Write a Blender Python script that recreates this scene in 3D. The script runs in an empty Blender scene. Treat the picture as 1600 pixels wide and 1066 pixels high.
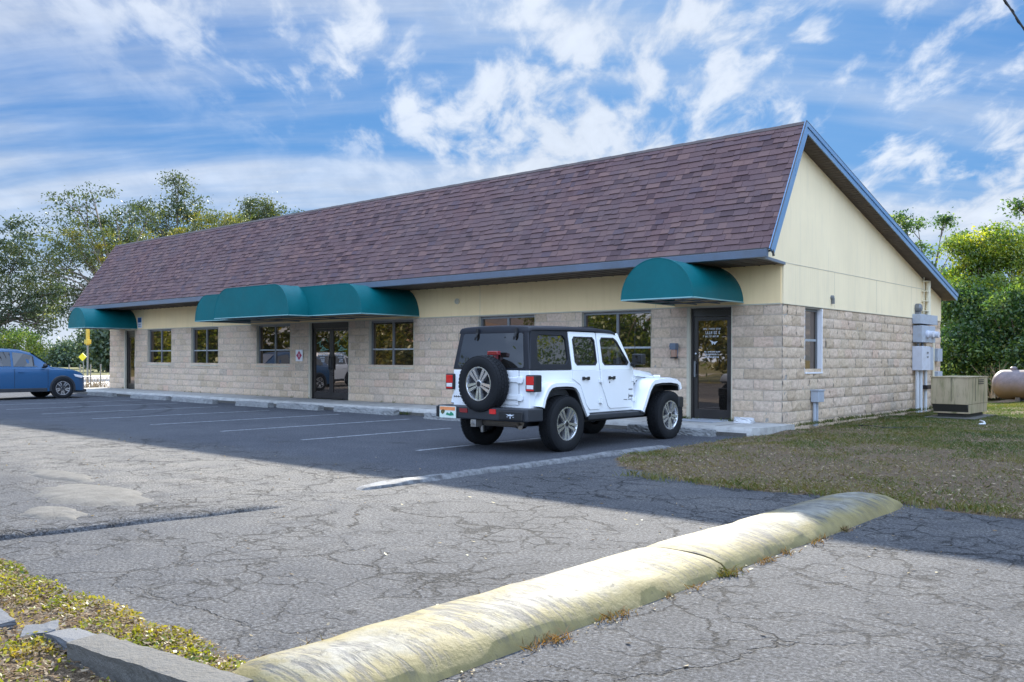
import bpy, bmesh, math, random
import numpy as np
from mathutils import Vector, Matrix
R = math.radians
random.seed(7)
rng = np.random.default_rng(11)
SC = bpy.context.scene
COL = SC.collection

# ------------------------------------------------------------------ camera
YAW = 0.7227
CAMP = (7.178, -15.749, 1.354)
cam = bpy.data.cameras.new('camera')
cam.sensor_width = 36.0
cam.lens = 1388.63 / 1600 * 36
cam.shift_y = 27.7 / 1600
cam.clip_start = 0.05
cam.clip_end = 3000
camo = bpy.data.objects.new('camera', cam)
COL.objects.link(camo)
camo.matrix_world = Matrix.Translation(CAMP) @ Matrix.Rotation(YAW, 4, 'Z') @ Matrix.Rotation(R(90), 4, 'X') @ Matrix.Rotation(0.0034, 4, 'Z')
SC.camera = camo
FW = (-math.sin(YAW), math.cos(YAW)); RT = (math.cos(YAW), math.sin(YAW))

# ------------------------------------------------------------------ light
SUN = Vector((-1.0, 1.62, 1.0)).normalized()
SKY_STRENGTH = 0.15
CLOUD = 2.03
REAR_FILL = 3.4
SKYTINT = (0.058, 0.188, 0.485)
SC.view_settings.view_transform = 'Standard'
SC.view_settings.look = 'None'
SC.view_settings.exposure = 1.70
SC.view_settings.gamma = 1
sl = bpy.data.lights.new('sun', 'SUN'); sl.energy = 4.2; sl.angle = R(0.53); sl.color = (1.0, 0.93, 0.80)
so = bpy.data.objects.new('sun', sl); COL.objects.link(so)
so.rotation_euler = SUN.to_track_quat('Z', 'Y').to_euler()
so.location = (0, 0, 30)

W = bpy.data.worlds.new('World'); SC.world = W; W.use_nodes = True
nt = W.node_tree; nt.nodes.clear()
class NT:
    """tiny node-graph builder"""
    def __init__(s, t): s.t = t
    def n(s, typ, **kw):
        o = s.t.nodes.new(typ)
        for k, v in kw.items():
            if k.startswith('i_'):
                k = k[2:]; k = int(k) if k.isdigit() else k.replace('_', ' ')
                s.set(o.inputs[k], v)
            else: setattr(o, k, v)
        return o
    def set(s, inp, v):
        if isinstance(v, bpy.types.NodeSocket): s.t.links.new(v, inp)
        else:
            if isinstance(v, (tuple, list)) and len(v) == 3 and inp.type == 'RGBA': v = (*v, 1)
            inp.default_value = v
    def m(s, op, a, b=0.0, c=None, clamp=False):
        o = s.t.nodes.new('ShaderNodeMath'); o.operation = op; o.use_clamp = clamp
        s.set(o.inputs[0], a); s.set(o.inputs[1], b)
        if c is not None: s.set(o.inputs[2], c)
        return o.outputs[0]
    def ramp(s, f, pts, interp='LINEAR'):
        o = s.t.nodes.new('ShaderNodeValToRGB'); s.set(o.inputs[0], f); e = o.color_ramp; e.interpolation = interp
        while len(e.elements) < len(pts): e.elements.new(0.5)
        for el, (p, c) in zip(e.elements, pts):
            el.position = p
            if isinstance(c, (int, float)): c = (c, c, c)
            el.color = (*c, 1)
        return o.outputs[0]
    def mix(s, f, a, b, blend='MIX'):
        o = s.t.nodes.new('ShaderNodeMix'); o.data_type = 'RGBA'; o.blend_type = blend
        s.set(o.inputs[0], f); s.set(o.inputs[6], a); s.set(o.inputs[7], b)
        return o.outputs[2]
    def mapr(s, v, a, b, c=0.0, d=1.0, smooth=False):
        o = s.t.nodes.new('ShaderNodeMapRange'); s.set(o.inputs[0], v)
        if smooth: o.interpolation_type = 'SMOOTHSTEP'
        for i, x in enumerate((a, b, c, d)): o.inputs[i + 1].default_value = x
        return o.outputs[0]
    def noise(s, vec, scale, detail=4, rough=0.55, dist=0.0, w=None):
        o = s.t.nodes.new('ShaderNodeTexNoise'); s.set(o.inputs['Vector'], vec)
        o.inputs['Scale'].default_value = scale; o.inputs['Detail'].default_value = detail
        o.inputs['Roughness'].default_value = rough; o.inputs['Distortion'].default_value = dist
        return o.outputs[0]
    def comb(s, x, y, z=0.0):
        o = s.t.nodes.new('ShaderNodeCombineXYZ')
        for i, v in enumerate((x, y, z)): s.set(o.inputs[i], v)
        return o.outputs[0]
g = NT(nt)
sky = g.n('ShaderNodeTexSky', sky_type='NISHITA', sun_disc=False)
sky.sun_elevation = math.asin(SUN.z)
sky.sun_rotation = math.atan2(SUN.x, SUN.y)
sky.air_density = 1.0; sky.dust_density = 0.3; sky.ozone_density = 2.2
tc = g.n('ShaderNodeTexCoord')
sep = g.n('ShaderNodeSeparateXYZ', i_0=tc.outputs['Generated'])
dx, dy, dz = sep.outputs
zz = g.m('MAXIMUM', g.m('ADD', dz, 0.25), 0.10)
u = g.m('DIVIDE', g.m('ADD', g.m('MULTIPLY', dx, RT[0]), g.m('MULTIPLY', dy, RT[1])), zz)
v = g.m('DIVIDE', g.m('ADD', g.m('MULTIPLY', dx, FW[0]), g.m('MULTIPLY', dy, FW[1])), zz)
pos = g.comb(u, v, 0.0)
# small altocumulus puffs, denser to the right and overhead
def warp(vec, amt, sc):
    n_ = g.n('ShaderNodeTexNoise'); g.set(n_.inputs['Vector'], vec); n_.inputs['Scale'].default_value = sc; n_.inputs['Detail'].default_value = 3
    sb = g.n('ShaderNodeVectorMath', operation='SUBTRACT'); g.set(sb.inputs[0], n_.outputs['Color']); sb.inputs[1].default_value = (0.5, 0.5, 0.5)
    sc_ = g.n('ShaderNodeVectorMath', operation='SCALE'); g.set(sc_.inputs[0], sb.outputs[0]); sc_.inputs['Scale'].default_value = amt
    ad = g.n('ShaderNodeVectorMath', operation='ADD'); g.set(ad.inputs[0], vec); g.set(ad.inputs[1], sc_.outputs[0]); return ad.outputs[0]
rot = g.n('ShaderNodeMapping', i_0=pos); rot.inputs['Rotation'].default_value = (0, 0, R(25)); rot.inputs['Scale'].default_value = (1.35, 0.70, 1); rot.inputs['Location'].default_value = (5.3, 2.9, 0)
pw = warp(rot.outputs[0], 0.22, 2.6)
p1 = g.noise(pw, 7.6, 9, 0.57, 0.0)
p2 = g.noise(rot.outputs[0], 1.5, 3, 0.5)
puff = g.mapr(g.m('ADD', p1, g.m('MULTIPLY', g.m('SUBTRACT', p2, 0.5), 0.55)), 0.40, 0.63, 0, 0.95, smooth=True)
side = g.mapr(g.m('ADD', u, g.m('MULTIPLY', v, -0.70)), -2.05, -1.5, 0.0, 1.0, smooth=True)
fade = g.mapr(v, 2.75, 2.2, 0.0, 1.0, smooth=True)
puff = g.m('MULTIPLY', g.m('MULTIPLY', puff, side), fade)
# long thin cirrus, streaked across the left
rot2 = g.n('ShaderNodeMapping', i_0=pos); rot2.inputs['Rotation'].default_value = (0, 0, R(-46)); rot2.inputs['Scale'].default_value = (0.40, 1.9, 1); rot2.inputs['Location'].default_value = (0.9, 1.2, 0)
c1 = g.noise(warp(rot2.outputs[0], 0.3, 1.6), 1.3, 8, 0.55, 0.0)
rot3 = g.n('ShaderNodeMapping', i_0=pos); rot3.inputs['Rotation'].default_value = (0, 0, R(-42)); rot3.inputs['Scale'].default_value = (2.2, 9, 1)
c2 = g.noise(rot3.outputs[0], 1.3, 6, 0.62, 0.2)
cir = g.m('MULTIPLY', g.mapr(c1, 0.40, 0.66, 0.05, 0.80, smooth=True), g.mapr(c2, 0.25, 0.65, 0.70, 1.0))
low = g.mapr(g.m('ADD', dz, g.m('MULTIPLY', g.m('SUBTRACT', c1, 0.5), 0.12)), 0.02, 0.17, 0.85, 0.0, smooth=True)
low = g.m('MULTIPLY', low, g.mapr(g.m('DIVIDE', u, v), -0.1, 0.4, 1.0, 0.45, smooth=True))
mask = g.m('SUBTRACT', 1.0, g.m('MULTIPLY', g.m('MULTIPLY', g.m('SUBTRACT', 1.0, puff), g.m('SUBTRACT', 1.0, cir)), g.m('SUBTRACT', 1.0, low)))
mask = g.m('MULTIPLY', mask, 0.92, clamp=True)
fwd = g.m('ADD', g.m('MULTIPLY', dx, FW[0]), g.m('MULTIPLY', dy, FW[1]))
hi_ = g.m('MAXIMUM', g.mapr(fwd, 0.35, -0.5, 0, 1, smooth=True), g.mapr(dz, 0.48, 0.85, 0, 1, smooth=True))   # unseen bright cloud added overhead and behind the camera to lift shaded surfaces
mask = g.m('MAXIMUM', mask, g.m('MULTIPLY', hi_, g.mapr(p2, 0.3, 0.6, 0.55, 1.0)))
def vm(op, a, b):
    o = g.n('ShaderNodeVectorMath', operation=op); g.set(o.inputs[0], a); g.set(o.inputs[1], b); return o.outputs[0]
skyc = vm('DIVIDE', vm('MULTIPLY', sky.outputs[0], SKYTINT), vm('ADD', vm('MULTIPLY', sky.outputs[0], (0.03, 0.11, 0.20)), (1.0, 1.0, 1.0)))
lit = g.m('MULTIPLY', g.mapr(p1, 0.35, 0.7, 0.86, 1.06), g.mapr(hi_, 0, 1, 1.0, REAR_FILL))
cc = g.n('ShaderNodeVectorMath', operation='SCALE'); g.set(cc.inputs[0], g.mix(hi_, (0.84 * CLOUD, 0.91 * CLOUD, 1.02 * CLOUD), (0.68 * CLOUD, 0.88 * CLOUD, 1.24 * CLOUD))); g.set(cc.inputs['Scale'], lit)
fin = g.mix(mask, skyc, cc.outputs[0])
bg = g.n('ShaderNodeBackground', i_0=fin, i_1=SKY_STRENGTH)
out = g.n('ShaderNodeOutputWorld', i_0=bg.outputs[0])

# ------------------------------------------------------------------ helpers
def tag(o, label=None, cat=None, group=None, kind=None):
    if label: o['label'] = label
    if cat: o['category'] = cat
    if group: o['group'] = group
    if kind: o['kind'] = kind
    return o
WL = {}
def thing(name, label, cat, loc=(0, 0, 0), group=None):
    o = bpy.data.objects.new(name, None); COL.objects.link(o); o.location = loc
    o.empty_display_size = 0.2
    WL[o.name] = Vector(loc)
    return tag(o, label, cat, group)

class MB:
    """collects geometry, then links it as one mesh object"""
    def __init__(s, off=(0, 0, 0)): s.v = []; s.f = []; s.off = Vector(off); s.attr = []; s.a = 0.0; s.uv = None
    def add(s, vs, fs):
        b = len(s.v)
        s.v += [tuple(Vector(p) + s.off) for p in vs]; s.attr += [s.a] * len(vs)
        s.f += [tuple(i + b for i in f) for f in fs]; return s
    def box(s, x0, x1, y0, y1, z0, z1, M=None):
        vs = [(x, y, z) for z in (z0, z1) for y in (y0, y1) for x in (x0, x1)]
        if M is not None: vs = [M @ Vector(p) for p in vs]
        return s.add(vs, [(0, 2, 3, 1), (4, 5, 7, 6), (0, 1, 5, 4), (2, 6, 7, 3), (0, 4, 6, 2), (1, 3, 7, 5)])
    def quad(s, *p): return s.add(p, [tuple(range(len(p)))])
    def prism(s, poly, axis, a, b):
        def P(q, w):
            return {'x': (w, q[0], q[1]), 'y': (q[0], w, q[1]), 'z': (q[0], q[1], w)}[axis]
        n = len(poly)
        vs = [P(q, a) for q in poly] + [P(q, b) for q in poly]
        fs = [tuple(range(n))[::-1], tuple(range(n, 2 * n))] + [(i, (i + 1) % n, n + (i + 1) % n, n + i) for i in range(n)]
        return s.add(vs, fs)
    def tube(s, pts, r, n=8, caps=True):
        pts = [Vector(p) for p in pts]; rs = r if isinstance(r, (list, tuple)) else [r] * len(pts)
        vs = []; fs = []
        for i, p in enumerate(pts):
            d = (pts[min(i + 1, len(pts) - 1)] - pts[max(i - 1, 0)]).normalized()
            a = d.cross(Vector((0, 0, 1)));
            if a.length < 1e-3: a = d.cross(Vector((1, 0, 0)))
            a.normalize(); b = d.cross(a)
            for k in range(n):
                t = 2 * math.pi * k / n
                vs.append(p + (a * math.cos(t) + b * math.sin(t)) * rs[i])
        for i in range(len(pts) - 1):
            for k in range(n):
                fs.append((i * n + k, i * n + (k + 1) % n, (i + 1) * n + (k + 1) % n, (i + 1) * n + k))
        if caps: fs += [tuple(range(n)), tuple(range((len(pts) - 1) * n, len(pts) * n))[::-1]]
        return s.add(vs, fs)
    def lathe(s, prof, c, axis, n=32):
        """prof: (distance along the axis, radius)"""
        ax = Vector(axis).normalized(); a = ax.cross(Vector((0, 0, 1)))
        if a.length < 1e-3: a = Vector((1, 0, 0))
        a.normalize(); b = ax.cross(a); c = Vector(c); vs = []; fs = []
        for (d, r) in prof:
            for k in range(n):
                t = 2 * math.pi * k / n
                vs.append(c + ax * d + (a * math.cos(t) + b * math.sin(t)) * r)
        for i in range(len(prof) - 1):
            for k in range(n):
                fs.append((i * n + k, i * n + (k + 1) % n, (i + 1) * n + (k + 1) % n, (i + 1) * n + k))
        return s.add(vs, fs)
    def sphere(s, c, r, n=10):
        rr = (r, r, r) if isinstance(r, (int, float)) else r
        vs = []; fs = []; m = n // 2
        for i in range(m + 1):
            ph = math.pi * i / m
            for k in range(n):
                t = 2 * math.pi * k / n
                vs.append((c[0] + rr[0] * math.sin(ph) * math.cos(t), c[1] + rr[1] * math.sin(ph) * math.sin(t), c[2] + rr[2] * math.cos(ph)))
        for i in range(m):
            for k in range(n): fs.append((i * n + k, (i + 1) * n + k, (i + 1) * n + (k + 1) % n, i * n + (k + 1) % n))
        return s.add(vs, fs)
    def build(s, name, mat, parent=None, bevel=0, smooth=False, seg=2, label=None, fix=True, attr=None):
        me = bpy.data.meshes.new(name)
        wl = WL.get(parent.name, Vector((0, 0, 0))) if parent is not None else Vector((0, 0, 0))
        me.from_pydata([tuple(Vector(p) - wl) for p in s.v], [], s.f)
        if attr:
            at = me.attributes.new(attr, 'FLOAT', 'POINT'); at.data.foreach_set('value', np.array(s.attr, dtype=np.float32))
        me.materials.append(mat)
        if fix:
            bm = bmesh.new(); bm.from_mesh(me); bmesh.ops.recalc_face_normals(bm, faces=bm.faces); bm.to_mesh(me); bm.free()
        if smooth: me.polygons.foreach_set('use_smooth', [True] * len(me.polygons))
        me.update()
        o = bpy.data.objects.new(name, me); COL.objects.link(o)
        if parent is not None: o.parent = parent
        WL[o.name] = wl
        if bevel:
            b = o.modifiers.new('bevel', 'BEVEL'); b.width = bevel; b.segments = seg; b.limit_method = 'ANGLE'; b.angle_limit = R(35)
            b.harden_normals = False
            if not smooth:
                me.polygons.foreach_set('use_smooth', [True] * len(me.polygons))
                w = o.modifiers.new('normals', 'WEIGHTED_NORMAL'); w.keep_sharp = True
        if smooth == 'auto':
            e = o.modifiers.new('split', 'EDGE_SPLIT'); e.split_angle = R(40)
        if label: o['label'] = label
        return o
def obj_from_arrays(name, V, F, mat, parent=None, attrs=None, smooth=False, sub_wl=True):
    """V (n,3), F (m,k)"""
    me = bpy.data.meshes.new(name); n, m, k = len(V), len(F), F.shape[1]
    wl = WL.get(parent.name, Vector((0, 0, 0))) if parent is not None else Vector((0, 0, 0))
    V = V - np.array(wl)[None, :]
    me.vertices.add(n); me.vertices.foreach_set('co', V.astype(np.float32).ravel())
    me.loops.add(m * k); me.loops.foreach_set('vertex_index', F.astype(np.int32).ravel())
    me.polygons.add(m); me.polygons.foreach_set('loop_start', np.arange(0, m * k, k, dtype=np.int32)); me.polygons.foreach_set('loop_total', np.full(m, k, dtype=np.int32))
    if smooth: me.polygons.foreach_set('use_smooth', np.ones(m, dtype=bool))
    me.update(calc_edges=True)
    for nm, arr in (attrs or {}).items():
        at = me.attributes.new(nm, 'FLOAT', 'POINT'); at.data.foreach_set('value', arr.astype(np.float32))
    me.materials.append(mat)
    o = bpy.data.objects.new(name, me); COL.objects.link(o)
    if parent is not None: o.parent = parent
    WL[o.name] = wl
    return o
def text_obj(name, body, size, M, mat, parent, extrude=0.002, align='CENTER', label=None):
    cu = bpy.data.curves.new('lettering', 'FONT'); cu.body = body; cu.size = size; cu.extrude = extrude; cu.align_x = align; cu.align_y = 'CENTER'
    to = bpy.data.objects.new('lettering', cu); COL.objects.link(to)
    dg = bpy.context.evaluated_depsgraph_get()
    me = bpy.data.meshes.new_from_object(to.evaluated_get(dg))
    bpy.data.objects.remove(to)
    me.transform(M); me.transform(Matrix.Translation(-WL.get(parent.name, Vector((0, 0, 0)))))
    me.materials.clear(); me.materials.append(mat)
    o = bpy.data.objects.new(name, me); COL.objects.link(o); o.parent = parent; WL[o.name] = WL.get(parent.name, Vector((0, 0, 0)))
    return o

# ------------------------------------------------------------------ materials
def newmat(name):
    m = bpy.data.materials.new(name); m.use_nodes = True; m.node_tree.nodes.clear()
    g = NT(m.node_tree); o = g.n('ShaderNodeOutputMaterial'); b = g.n('ShaderNodeBsdfPrincipled')
    m.node_tree.links.new(b.outputs[0], o.inputs[0])
    tcn = g.n('ShaderNodeTexCoord')
    return m, g, b, tcn.outputs['Object'], o
def bump(g, b, h, strength=0.3, dist=0.02):
    n = g.n('ShaderNodeBump'); g.set(n.inputs['Height'], h); n.inputs['Strength'].default_value = strength; n.inputs['Distance'].default_value = dist
    g.set(b.inputs['Normal'], n.outputs[0])
def pbr(name, col, rough=0.5, metal=0.0, var=0.12, scale=3.0, bs=0.0, bscale=40, spec=0.5, coat=0.0, dirt=None, dirt_amt=0.4, rvar=0.1, trans=0):
    m, g, b, P, o = newmat(name)
    n1 = g.noise(P, scale, 6, 0.6); n2 = g.noise(P, scale * 9, 3, 0.6)
    f = g.m('ADD', g.m('MULTIPLY', n1, 0.7), g.m('MULTIPLY', n2, 0.3))
    lo = tuple(max(0, c * (1 - var)) for c in col); hi = tuple(min(1, c * (1 + var)) for c in col)
    c = g.ramp(f, [(0.3, lo), (0.7, hi)])
    if dirt: c = g.mix(g.m('MULTIPLY', g.mapr(g.noise(P, scale * 1.7, 8, 0.7), 0.48, 0.72), dirt_amt), c, dirt)
    g.set(b.inputs['Base Color'], c)
    g.set(b.inputs['Roughness'], g.mapr(n1, 0.3, 0.7, max(0.02, rough - rvar), min(1, rough + rvar)))
    b.inputs['Metallic'].default_value = metal
    b.inputs['Specular IOR Level'].default_value = spec
    b.inputs['Coat Weight'].default_value = coat; b.inputs['Coat Roughness'].default_value = 0.04
    if bs: bump(g, b, g.noise(P, bscale, 5, 0.65), bs, 0.01)
    return m
def glassmat(name, tint=(0.012, 0.011, 0.010), ior=2.1, rough=0.015, through=0.0, reflect=(1, 1, 1)):
    """dark tinted glazing: mirror layer over a near-black body"""
    m, g, b, P, o = newmat(name)
    fr = g.n('ShaderNodeFresnel'); fr.inputs['IOR'].default_value = ior
    gl = g.n('ShaderNodeBsdfGlossy'); g.set(gl.inputs['Color'], reflect); gl.inputs['Roughness'].default_value = rough
    wob = g.n('ShaderNodeBump'); g.set(wob.inputs['Height'], g.noise(P, 1.6, 2, 0.5)); wob.inputs['Strength'].default_value = 0.05; wob.inputs['Distance'].default_value = 0.02
    g.set(gl.inputs['Normal'], wob.outputs[0])
    di = g.n('ShaderNodeBsdfDiffuse'); g.set(di.inputs['Color'], tint)
    body = di.outputs[0]
    if through:
        tr = g.n('ShaderNodeBsdfTransparent'); g.set(tr.inputs['Color'], (through, through * 1.02, through))
        mx = g.n('ShaderNodeMixShader'); g.set(mx.inputs[0], 0.85); g.set(mx.inputs[1], body); g.set(mx.inputs[2], tr.outputs[0]); body = mx.outputs[0]
    mx = g.n('ShaderNodeMixShader'); g.set(mx.inputs[0], fr.outputs[0]); g.set(mx.inputs[1], body); g.set(mx.inputs[2], gl.outputs[0])
    g.t.links.new(mx.outputs[0], o.inputs[0])
    return m

def mat_asphalt():
    m, g, b, P, o = newmat('asphalt')
    sp = g.n('ShaderNodeSeparateXYZ', i_0=P); X, Y = sp.outputs[0], sp.outputs[1]
    fine = g.noise(P, 44, 8, 0.88)
    agg = g.n('ShaderNodeTexVoronoi'); g.set(agg.inputs['Vector'], P); agg.inputs['Scale'].default_value = 75
    med = g.noise(P, 2.2, 7, 0.62); big = g.noise(P, 0.32, 4, 0.55)
    # how worn: older, paler surface away from the resealed bays
    bays = g.m('MULTIPLY', g.mapr(g.m('ADD', Y, g.m('MULTIPLY', g.m('SUBTRACT', med, 0.5), 1.6)), -8.9, -8.1, smooth=True), g.mapr(X, 0.4, -0.2))
    tone = g.m('ADD', g.m('MULTIPLY', g.m('SUBTRACT', med, 0.5), 0.42), g.m('MULTIPLY', g.m('SUBTRACT', big, 0.5), 0.45))
    old = g.ramp(g.m('ADD', tone, 0.5), [(0.25, (0.034, 0.036, 0.040)), (0.5, (0.066, 0.067, 0.071)), (0.78, (0.115, 0.110, 0.104))])
    new = g.ramp(g.m('ADD', tone, 0.5), [(0.22, (0.034, 0.039, 0.048)), (0.5, (0.056, 0.060, 0.070)), (0.78, (0.086, 0.090, 0.098))])
    c = g.mix(bays, old, new)
    # bleached sandy band along the drive on the left
    band = g.m('MULTIPLY', g.m('MULTIPLY', g.mapr(Y, -12.6, -11.0, smooth=True), g.mapr(Y, -8.8, -9.6, smooth=True)), g.mapr(X, 3.0, -2.5, smooth=True))
    c = g.mix(g.m('MULTIPLY', band, g.mapr(med, 0.36, 0.62, 0.35, 0.85)), c, (0.140, 0.130, 0.116))
    # aggregate speckle
    sparkle = g.ramp(fine, [(0.38, 0.18), (0.5, 0.88), (0.60, 2.2)])
    c = g.mix(1.0, c, sparkle, 'MULTIPLY')
    stone = g.ramp(agg.outputs['Color'], [(0.80, 0.0), (0.93, 1.0)])
    c = g.mix(g.m('MULTIPLY', stone, 0.28), c, (0.26, 0.25, 0.24))
    # cracks, two generations
    def crack(scale, dist, w0, w1, seed):
        mp = g.n('ShaderNodeMapping', i_0=P); mp.inputs['Location'].default_value = (seed, seed * 0.7, 0); mp.inputs['Scale'].default_value = (1, 1, 0)
        wv = g.n('ShaderNodeTexNoise'); g.set(wv.inputs['Vector'], mp.outputs[0]); wv.inputs['Scale'].default_value = scale * 2.2; wv.inputs['Detail'].default_value = 6; wv.inputs['Roughness'].default_value = 0.66
        sub = g.n('ShaderNodeVectorMath', operation='SUBTRACT'); g.set(sub.inputs[0], wv.outputs['Color']); sub.inputs[1].default_value = (0.5, 0.5, 0.5)
        sca = g.n('ShaderNodeVectorMath', operation='SCALE'); g.set(sca.inputs[0], sub.outputs[0]); sca.inputs['Scale'].default_value = dist
        ad = g.n('ShaderNodeVectorMath', operation='ADD'); g.set(ad.inputs[0], mp.outputs[0]); g.set(ad.inputs[1], sca.outputs[0])
        vo = g.n('ShaderNodeTexVoronoi', feature='DISTANCE_TO_EDGE'); g.set(vo.inputs['Vector'], ad.outputs[0]); vo.inputs['Scale'].default_value = scale
        return g.mapr(vo.outputs['Distance'], w0, w1, 1.0, 0.0)
    m1 = g.mapr(g.noise(P, 0.9, 6, 0.65), 0.45, 0.60); m2 = g.mapr(g.noise(P, 1.0, 6, 0.7), 0.48, 0.58)
    k1 = g.m('MULTIPLY', crack(0.55, 0.9, 0.0, 0.009, 3.3), g.mapr(g.noise(P, 0.7, 6, 0.7), 0.42, 0.56, 0.05, 1.0))
    k2 = g.m('MULTIPLY', crack(1.5, 0.42, 0.0, 0.020, 8.1), m1)
    k3 = g.m('MULTIPLY', crack(4.2, 0.16, 0.0, 0.045, 1.9), m2)
    k = g.m('MAXIMUM', g.m('MAXIMUM', k1, g.m('MULTIPLY', k2, 0.8)), g.m('MULTIPLY', k3, 0.7))
    k = g.m('MULTIPLY', k, g.m('SUBTRACT', 1.0, g.m('MULTIPLY', bays, 0.92)))
    c = g.mix(g.m('MULTIPLY', k, 0.86), c, (0.014, 0.014, 0.015))
    # tyre arcs in the bays
    def arc(cx, cy, r, w, x0, x1):
        d = g.m('SQRT', g.m('ADD', g.m('POWER', g.m('SUBTRACT', X, cx), 2.0), g.m('POWER', g.m('SUBTRACT', Y, cy), 2.0)))
        a = g.mapr(g.m('ABSOLUTE', g.m('SUBTRACT', d, r)), 0.0, w, 1.0, 0.0)
        return g.m('MULTIPLY', a, g.m('MULTIPLY', g.mapr(X, x0 - 0.5, x0 + 0.5), g.mapr(X, x1 + 0.5, x1 - 0.5)))
    t = g.m('MAXIMUM', arc(-20, -9.2, 4.6, 0.14, -24, -15.6), g.m('MAXIMUM', arc(-19.6, -9.4, 6.1, 0.13, -24, -13.8), arc(-17.8, -9.0, 5.6, 0.12, -19, -12.4)))
    c = g.mix(g.m('MULTIPLY', t, 0.55), c, (0.018, 0.018, 0.02))
    # oil drips
    oil = g.mapr(g.noise(P, 0.9, 3, 0.5), 0.66, 0.74, 0, 0.5)
    c = g.mix(g.m('MULTIPLY', oil, bays), c, (0.03, 0.03, 0.032))
    g.set(b.inputs['Base Color'], c); b.inputs['Roughness'].default_value = 0.9; b.inputs['Specular IOR Level'].default_value = 0.15
    h = g.m('ADD', g.m('MULTIPLY', fine, 0.5), g.m('ADD', g.m('MULTIPLY', k, -1.3), g.m('MULTIPLY', med, 0.6)))
    bump(g, b, h, 1.0, 0.014)
    return m

def mat_blocks():
    m, g, b, P, o = newmat('split_face_block')
    at = g.n('ShaderNodeAttribute', attribute_name='blk')
    r = at.outputs['Fac']
    c = g.ramp(r, [(0.0, (0.50, 0.385, 0.275)), (0.2, (0.63, 0.485, 0.35)), (0.45, (0.585, 0.465, 0.35)), (0.62, (0.66, 0.51, 0.385)), (0.8, (0.585, 0.465, 0.36)), (0.92, (0.63, 0.455, 0.34)), (1.0, (0.49, 0.405, 0.32))])
    n = g.noise(P, 17, 8, 0.75); st = g.noise(P, 1.1, 5, 0.6)
    c = g.mix(1.0, c, g.ramp(n, [(0.28, 0.66), (0.5, 1.0), (0.72, 1.22)]), 'MULTIPLY')
    c = g.mix(g.mapr(st, 0.5, 0.75, 0, 0.35), c, (0.44, 0.37, 0.25))
    dep = g.n('ShaderNodeAttribute', attribute_name='dep')
    c = g.mix(g.m('MULTIPLY', dep.outputs['Fac'], 0.35), c, (0.36, 0.31, 0.26))
    g.set(b.inputs['Base Color'], c); b.inputs['Roughness'].default_value = 0.92; b.inputs['Specular IOR Level'].default_value = 0.2
    bump(g, b, g.m('ADD', n, g.m('MULTIPLY', g.noise(P, 90, 3, 0.7), 0.4)), 0.8, 0.02)
    return m
def mat_shingle():
    m, g, b, P, o = newmat('asphalt_shingle')
    r = g.n('ShaderNodeAttribute', attribute_name='blk').outputs['Fac']
    c = g.ramp(r, [(0.0, (0.070, 0.040, 0.044)), (0.3, (0.124, 0.070, 0.068)), (0.55, (0.102, 0.061, 0.065)), (0.8, (0.158, 0.090, 0.080)), (1.0, (0.086, 0.056, 0.066))])
    n = g.noise(P, 110, 3, 0.8)
    c = g.mix(1.0, c, g.ramp(n, [(0.3, 0.68), (0.7, 1.38)]), 'MULTIPLY')
    c = g.mix(g.mapr(g.noise(P, 0.55, 5, 0.6), 0.4, 0.7, 0, 0.28), c, (0.115, 0.10, 0.10))
    g.set(b.inputs['Base Color'], c); b.inputs['Roughness'].default_value = 0.88; b.inputs['Specular IOR Level'].default_value = 0.3
    bump(g, b, n, 0.4, 0.006)
    return m
def mat_leaf(name, dark, mid, light, trans=0.45):
    m, g, b, P, o = newmat(name)
    r = g.n('ShaderNodeAttribute', attribute_name='rnd').outputs['Fac']
    c = g.ramp(r, [(0.0, dark), (0.5, mid), (1.0, light)])
    df = g.n('ShaderNodeBsdfDiffuse'); g.set(df.inputs[0], c)
    tl = g.n('ShaderNodeBsdfTranslucent'); g.set(tl.inputs[0], g.mix(1.0, c, (1.5, 1.5, 0.75), 'MULTIPLY'))
    gs = g.n('ShaderNodeBsdfGlossy'); gs.inputs['Roughness'].default_value = 0.42; g.set(gs.inputs[0], (0.5, 0.55, 0.5))
    a = g.n('ShaderNodeMixShader'); g.set(a.inputs[0], trans); g.set(a.inputs[1], df.outputs[0]); g.set(a.inputs[2], tl.outputs[0])
    a2 = g.n('ShaderNodeMixShader'); g.set(a2.inputs[0], 0.07); g.set(a2.inputs[1], a.outputs[0]); g.set(a2.inputs[2], gs.outputs[0])
    g.t.links.new(a2.outputs[0], o.inputs[0])
    return m
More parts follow.
